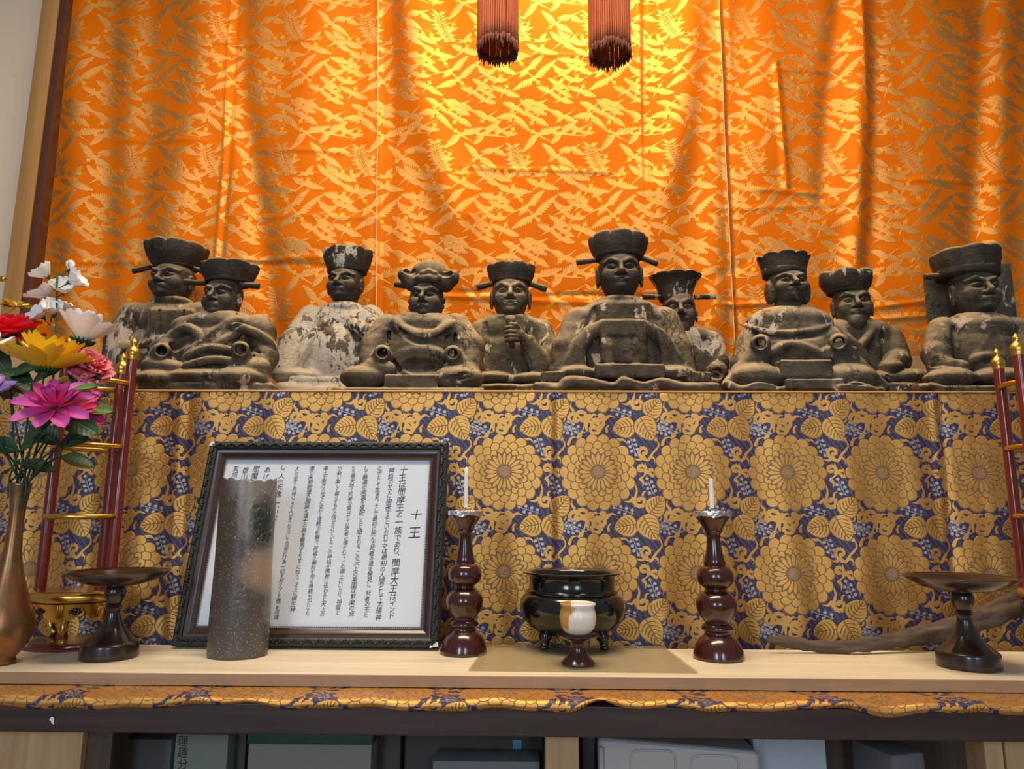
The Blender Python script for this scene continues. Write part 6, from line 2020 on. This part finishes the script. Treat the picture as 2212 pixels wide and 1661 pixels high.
# loose leafy stems filling the bunch
for i, (px, row, sp) in enumerate(((20, 810, ((-.3, .5), (.9, .3))), (70, 825, ((-.8, .35), (.8, .45))), (160, 835, ((.75, .35), (.2, .9))), (40, 975, ((-.7, .3), (.7, .5))), (128, 960, ((.8, .2), (-.6, .5))))):
    r = flower_root('leafy_stem', ['dark leafy stem under the red flower at the left edge', 'dark leafy stem under the yellow daisy', 'dark leafy stem between the white daisy and the carnation', 'low dark leafy stem over the mouth of the copper vase', 'low leafy stem under the magenta flower'][i], 'foliage', 'leafy stems in the copper vase')
    c = at(px, row, .015 if i < 3 else -.015); stem_to(r, c, (0, 0, 0)); c = c - r.location
    for (dx, dz) in sp:
        leaf_on(r, c, (dx, -.25, dz), (0, -.8, .6), leafA, .95)
        leaf_on(r, c + Vector((0, .005, -.02)), (dx * .8, .3, dz * .3 - .2), (0, -.7, .7), leafA, .9)

# gilt metal lotus on its wire, from another vase beyond the frame
g = P(-70, 1400, 1.30); g.z = TABLE + .0006
root = empty('gilt_lotus_stem', g, 'crinkled gilt metal lotus bloom on a curved wire above the red flower', 'ornament')
c = P(34, 662, 1.30) - g
M_GILT = plain('bright_gilt', (.90, .58, .06), .28, 1.0, var=.08, bump=.2, bscale=120)
MB().tube(bez([(0, 0, 0), (-.01, 0, .25), (.0, 0, c.z - .06), (c.x - .035, 0, c.z - .03), (c.x - .008, 0, c.z - .008), tuple(c)], 8), .0013, 8).build('wire', M_GILT, root)
MB().lathe([(.02, 0), (.02, .004), (.004, .007), (.003, .03)], n=20).build('foot', M_GILT, root)
pm = petal_mesh('petal', .028, .024, M_GILT, curl=-.10, cup=.12, base=.3, peak=.65, wave=.06, tip=.3)
bloom(root, c, (.25, -.35, .9), pm, 8, .25, .001, 0, 0, .12)
c2 = P(-6, 603, 1.30) - g
MB().tube(bez([(0, 0, .05), (-.02, 0, .3), (c2.x - .02, 0, c2.z - .03), tuple(c2)], 8), .0012, 8).build('wire', M_GILT, root)
pb = petal_mesh('petal', .016, .012, M_GILT, curl=.2, cup=.3, base=.4, peak=.6)
bloom(root, c2, (1, 0, .1), pb, 6, 1.2, .001)

# ------------------------------------------------------------------ hanging cord tassels
def cords():
    t = NT('twisted_rust_cord')
    co = t.co(); sx = t.n('ShaderNodeSeparateXYZ', Vector=co).outputs
    w = t.math('SINE', t.math('ADD', t.math('MULTIPLY', sx['Z'], 2600.0), t.math('MULTIPLY', sx['X'], 1500.0)))
    f = t.noise(co, 40, 3)
    t.p(Base__Color=t.mix(t.math('MULTIPLY', t.math('ADD', w, 1.0), .5), (.30, .050, .013), (.62, .14, .040)), Roughness=.6)
    t.bump(w, .6, .0010)
    mk = plain('dark_cord_knot', (.13, .024, .010), .7, var=.4, scale=200)
    first = {}
    for cx, rb, hw, label in ((1075, 118, 46, 'rust-red cord tassel hanging over the smiling king'), (1318, 128, 46.5, 'rust-red cord tassel hanging over the tallest king')):
        Yt = 1.50
        b = P(cx, rb, Yt)
        R0 = hw * mpp(b)
        L = P(cx, -210, Yt).z - b.z
        root = empty('cord_tassel', (b.x, Yt, b.z), label, 'tassel', 'pair of hanging cord tassels')
        if not first:
            pts = [(.0002 * math.sin(k * 1.7), .0002 * math.cos(k * 2.1), L * k / 10) for k in range(11)]
            first['s'] = MB().tube(pts, .0027, 7).build('cord', t.m, root).data
            m = MB()
            m.tube([(0, 0, .002), (.0010, .0004, -.006), (-.0006, .0002, -.014), (.0004, 0, -.022)], [.0030, .0034, .0026, .0012], 7)
            first['k'] = m.build('cord_end', mk, root).data
            for o in list(root.children): bpy.data.objects.remove(o)
        rr = np.random.RandomState(cx)
        N = 54
        for k in range(N):
            a = 2 * math.pi * k / N
            q = R0 * (1 - rr.uniform(0, .05)) - .003
            dz = rr.uniform(-.004, .004)
            o = bpy.data.objects.new('cord', first['s']); o.parent = root; o.location = (q * math.cos(a), q * math.sin(a), dz + .022); COL.objects.link(o)
            o.rotation_euler = (rr.uniform(-.003, .003), rr.uniform(-.003, .003), rr.uniform(0, 6))
            e = bpy.data.objects.new('cord_end', first['k']); e.parent = o; e.location = (0, 0, 0); e.rotation_euler = (rr.uniform(-.1, .1), rr.uniform(-.1, .1), rr.uniform(0, 6)); e.scale = (1, 1, rr.uniform(.75, 1.2)); COL.objects.link(e)
        MB().lathe([(R0 * .3, L + .02), (R0 * 1.06, L + .02), (R0 * 1.06, L + .06), (R0 * .7, L + .10), (.004, L + .12)], n=32).build('tassel_head', t.m, root)
        MB().tube([(0, 0, L + .11), (0, 0, 3.36 - b.z)], .004, 8).build('hanging_cord', t.m, root)
cords()

# ------------------------------------------------------------------ stored things under the table
def boxes():
    zf = .4412
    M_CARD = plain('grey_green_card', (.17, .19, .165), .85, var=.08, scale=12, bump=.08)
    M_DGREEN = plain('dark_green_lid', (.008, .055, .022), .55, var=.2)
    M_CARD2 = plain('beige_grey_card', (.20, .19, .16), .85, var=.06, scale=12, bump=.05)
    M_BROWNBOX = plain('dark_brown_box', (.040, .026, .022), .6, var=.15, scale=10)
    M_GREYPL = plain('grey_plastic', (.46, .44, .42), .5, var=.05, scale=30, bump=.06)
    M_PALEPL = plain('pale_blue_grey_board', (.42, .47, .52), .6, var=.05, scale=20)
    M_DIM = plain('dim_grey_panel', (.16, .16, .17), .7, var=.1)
    ink = plain('box_ink', (.02, .02, .025), .7)
    def bx(name, x0, x1, rt, Y0, Y1, mat, label, cat, part='carton', rot=0, bev=.002):
        a, b = P(x0, rt, Y0), P(x1, rt, Y0)
        c = Vector(((a.x + b.x) / 2, (Y0 + Y1) / 2, zf))
        root = empty(name, c, label, cat, rot=(0, 0, rot))
        w, h, d = (b.x - a.x) / 2, a.z - zf, (Y1 - Y0) / 2
        MB().box((-w, -d, 0), (w, d, h), bev).build(part, mat, root, auto=40)
        return root, w, h, d
    # white panel leaning at the back left, then the lettered carton
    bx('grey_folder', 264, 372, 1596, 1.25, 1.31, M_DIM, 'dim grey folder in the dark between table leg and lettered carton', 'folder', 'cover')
    root, w, h, d = bx('lettered_carton', 380, 494, 1586, 1.17, 1.34, M_CARD, 'grey-green carton with a column of black characters, under the table', 'box')
    V, F = [], []
    s_ = mpp(P(420, 1620, 1.17))
    for i, ch in enumerate('理趣分'):
        cu = bpy.data.curves.new('glyph', 'FONT'); cu.body = ch; cu.size = 24 * s_; cu.resolution_u = 3
        o = bpy.data.objects.new('glyph', cu); COL.objects.link(o)
        me = bpy.data.meshes.new_from_object(o.evaluated_get(bpy.context.evaluated_depsgraph_get()))
        q = P(383, 1600 + 25 * i, 1.17)
        n = len(V)
        V += [(q.x + p.co.x - root.location.x, -d - .0006, q.z + p.co.y - 9 * s_ - zf) for p in me.vertices]
        F += [[j + n for j in p.vertices] for p in me.polygons]
        bpy.data.objects.remove(o); bpy.data.curves.remove(cu); bpy.data.meshes.remove(me)
    mesh_obj('lettering', V, F, ink, root, False)
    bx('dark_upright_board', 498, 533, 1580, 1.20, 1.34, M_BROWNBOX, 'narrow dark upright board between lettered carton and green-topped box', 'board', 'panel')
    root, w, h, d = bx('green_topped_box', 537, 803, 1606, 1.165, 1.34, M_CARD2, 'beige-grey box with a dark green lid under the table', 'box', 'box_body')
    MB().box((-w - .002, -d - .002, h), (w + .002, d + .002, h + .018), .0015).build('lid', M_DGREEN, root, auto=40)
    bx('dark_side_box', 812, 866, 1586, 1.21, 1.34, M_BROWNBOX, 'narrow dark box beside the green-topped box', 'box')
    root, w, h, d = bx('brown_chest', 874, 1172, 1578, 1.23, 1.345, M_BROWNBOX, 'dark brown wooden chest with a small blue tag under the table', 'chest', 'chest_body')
    a = P(1117, 1612, 1.228)
    MB().box((a.x - root.location.x - .0075, -d - .0035, a.z - zf - .010), (a.x - root.location.x + .0075, -d - .0004, a.z - zf + .010), .0008).build('blue_tag', plain('blue_tag', (.05, .22, .36), .4), root, auto=40)
    root, w, h, d = bx('grey_carton', 935, 1166, 1643, 1.165, 1.222, M_DIM, 'low grey carton in front of the dark brown chest', 'box')
    # plastic storage chest with pressed panels
    a, b = P(1292, 1594, 1.17), P(1640, 1594, 1.17)
    root = empty('plastic_storage_chest', ((a.x + b.x) / 2, 1.25, zf), 'grey plastic storage chest with pressed rounded panels under the table', 'storage box')
    w, h = (b.x - a.x) / 2, a.z - zf
    hb = P(1640, 1625, 1.17).z - zf
    V = [(-w, -.08, 0), (w, -.08, 0), (w, .08, 0), (-w, .08, 0), (-w, -.08, h), (w, -.08, hb), (w, .08, hb), (-w, .08, h)]
    V = [(x, y, z) for x, y, z in V]
    m = MB(); m.add(V, [[3, 2, 1, 0], [4, 5, 6, 7], [0, 1, 5, 4], [1, 2, 6, 5], [2, 3, 7, 6], [3, 0, 4, 7]])
    o = m.build('chest_body', M_GREYPL, root, False)
    bv = o.modifiers.new('round', 'BEVEL'); bv.width = .008; bv.segments = 3
    for (x0, x1, r0, r1) in ((1362, 1462, 1621, 1720), (1492, 1600, 1632, 1730)):
        p, q = P(x0, r0, 1.168), P(x1, r1, 1.168)
        rec = []
        W2, H2 = (q.x - p.x) / 2, (p.z - q.z) / 2
        cx_, cz_ = (p.x + q.x) / 2 - root.location.x, (p.z + q.z) / 2 - zf
        for k in range(33):
            t_ = 2 * math.pi * k / 32
            sx_, sz_ = math.cos(t_), math.sin(t_)
            e = .35
            rec.append((cx_ + W2 * math.copysign(abs(sx_) ** e, sx_), -.0805, cz_ + H2 * math.copysign(abs(sz_) ** e, sz_)))
        MB().tube(rec, .0018, 6, cap=False).build('pressed_rim', M_GREYPL, root)
    MB().tube([(-w + .004, -.084, h - .012), (-w + .004, -.084, h - .12)], .004, 8).build('side_rib', M_GREYPL, root)
    a, b = P(1640, 1598, 1.245), P(1784, 1598, 1.245)
    root = empty('pale_board', ((a.x + b.x) / 2, 1.26, zf), 'pale blue-grey board standing behind the grey storage chest', 'board')
    MB().box((-(b.x - a.x) / 2 + .005, -.012, 0), ((b.x - a.x) / 2, .012, a.z - zf + .016), .002).build('panel', M_PALEPL, root, auto=40)
    MB().box((-(b.x - a.x) / 2 - .012, -.020, 0), (-(b.x - a.x) / 2 + .004, .012, a.z - zf + .016), .002).build('side_strip', M_PALEPL, root, auto=40)
    # dim shapes farther right
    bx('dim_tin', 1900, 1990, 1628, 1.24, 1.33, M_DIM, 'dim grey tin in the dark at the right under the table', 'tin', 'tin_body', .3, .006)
    bx('narrow_black_case', 1256, 1286, 1590, 1.18, 1.33, M_BLACK, 'narrow black case between the middle table leg and plastic chest', 'case')
boxes()
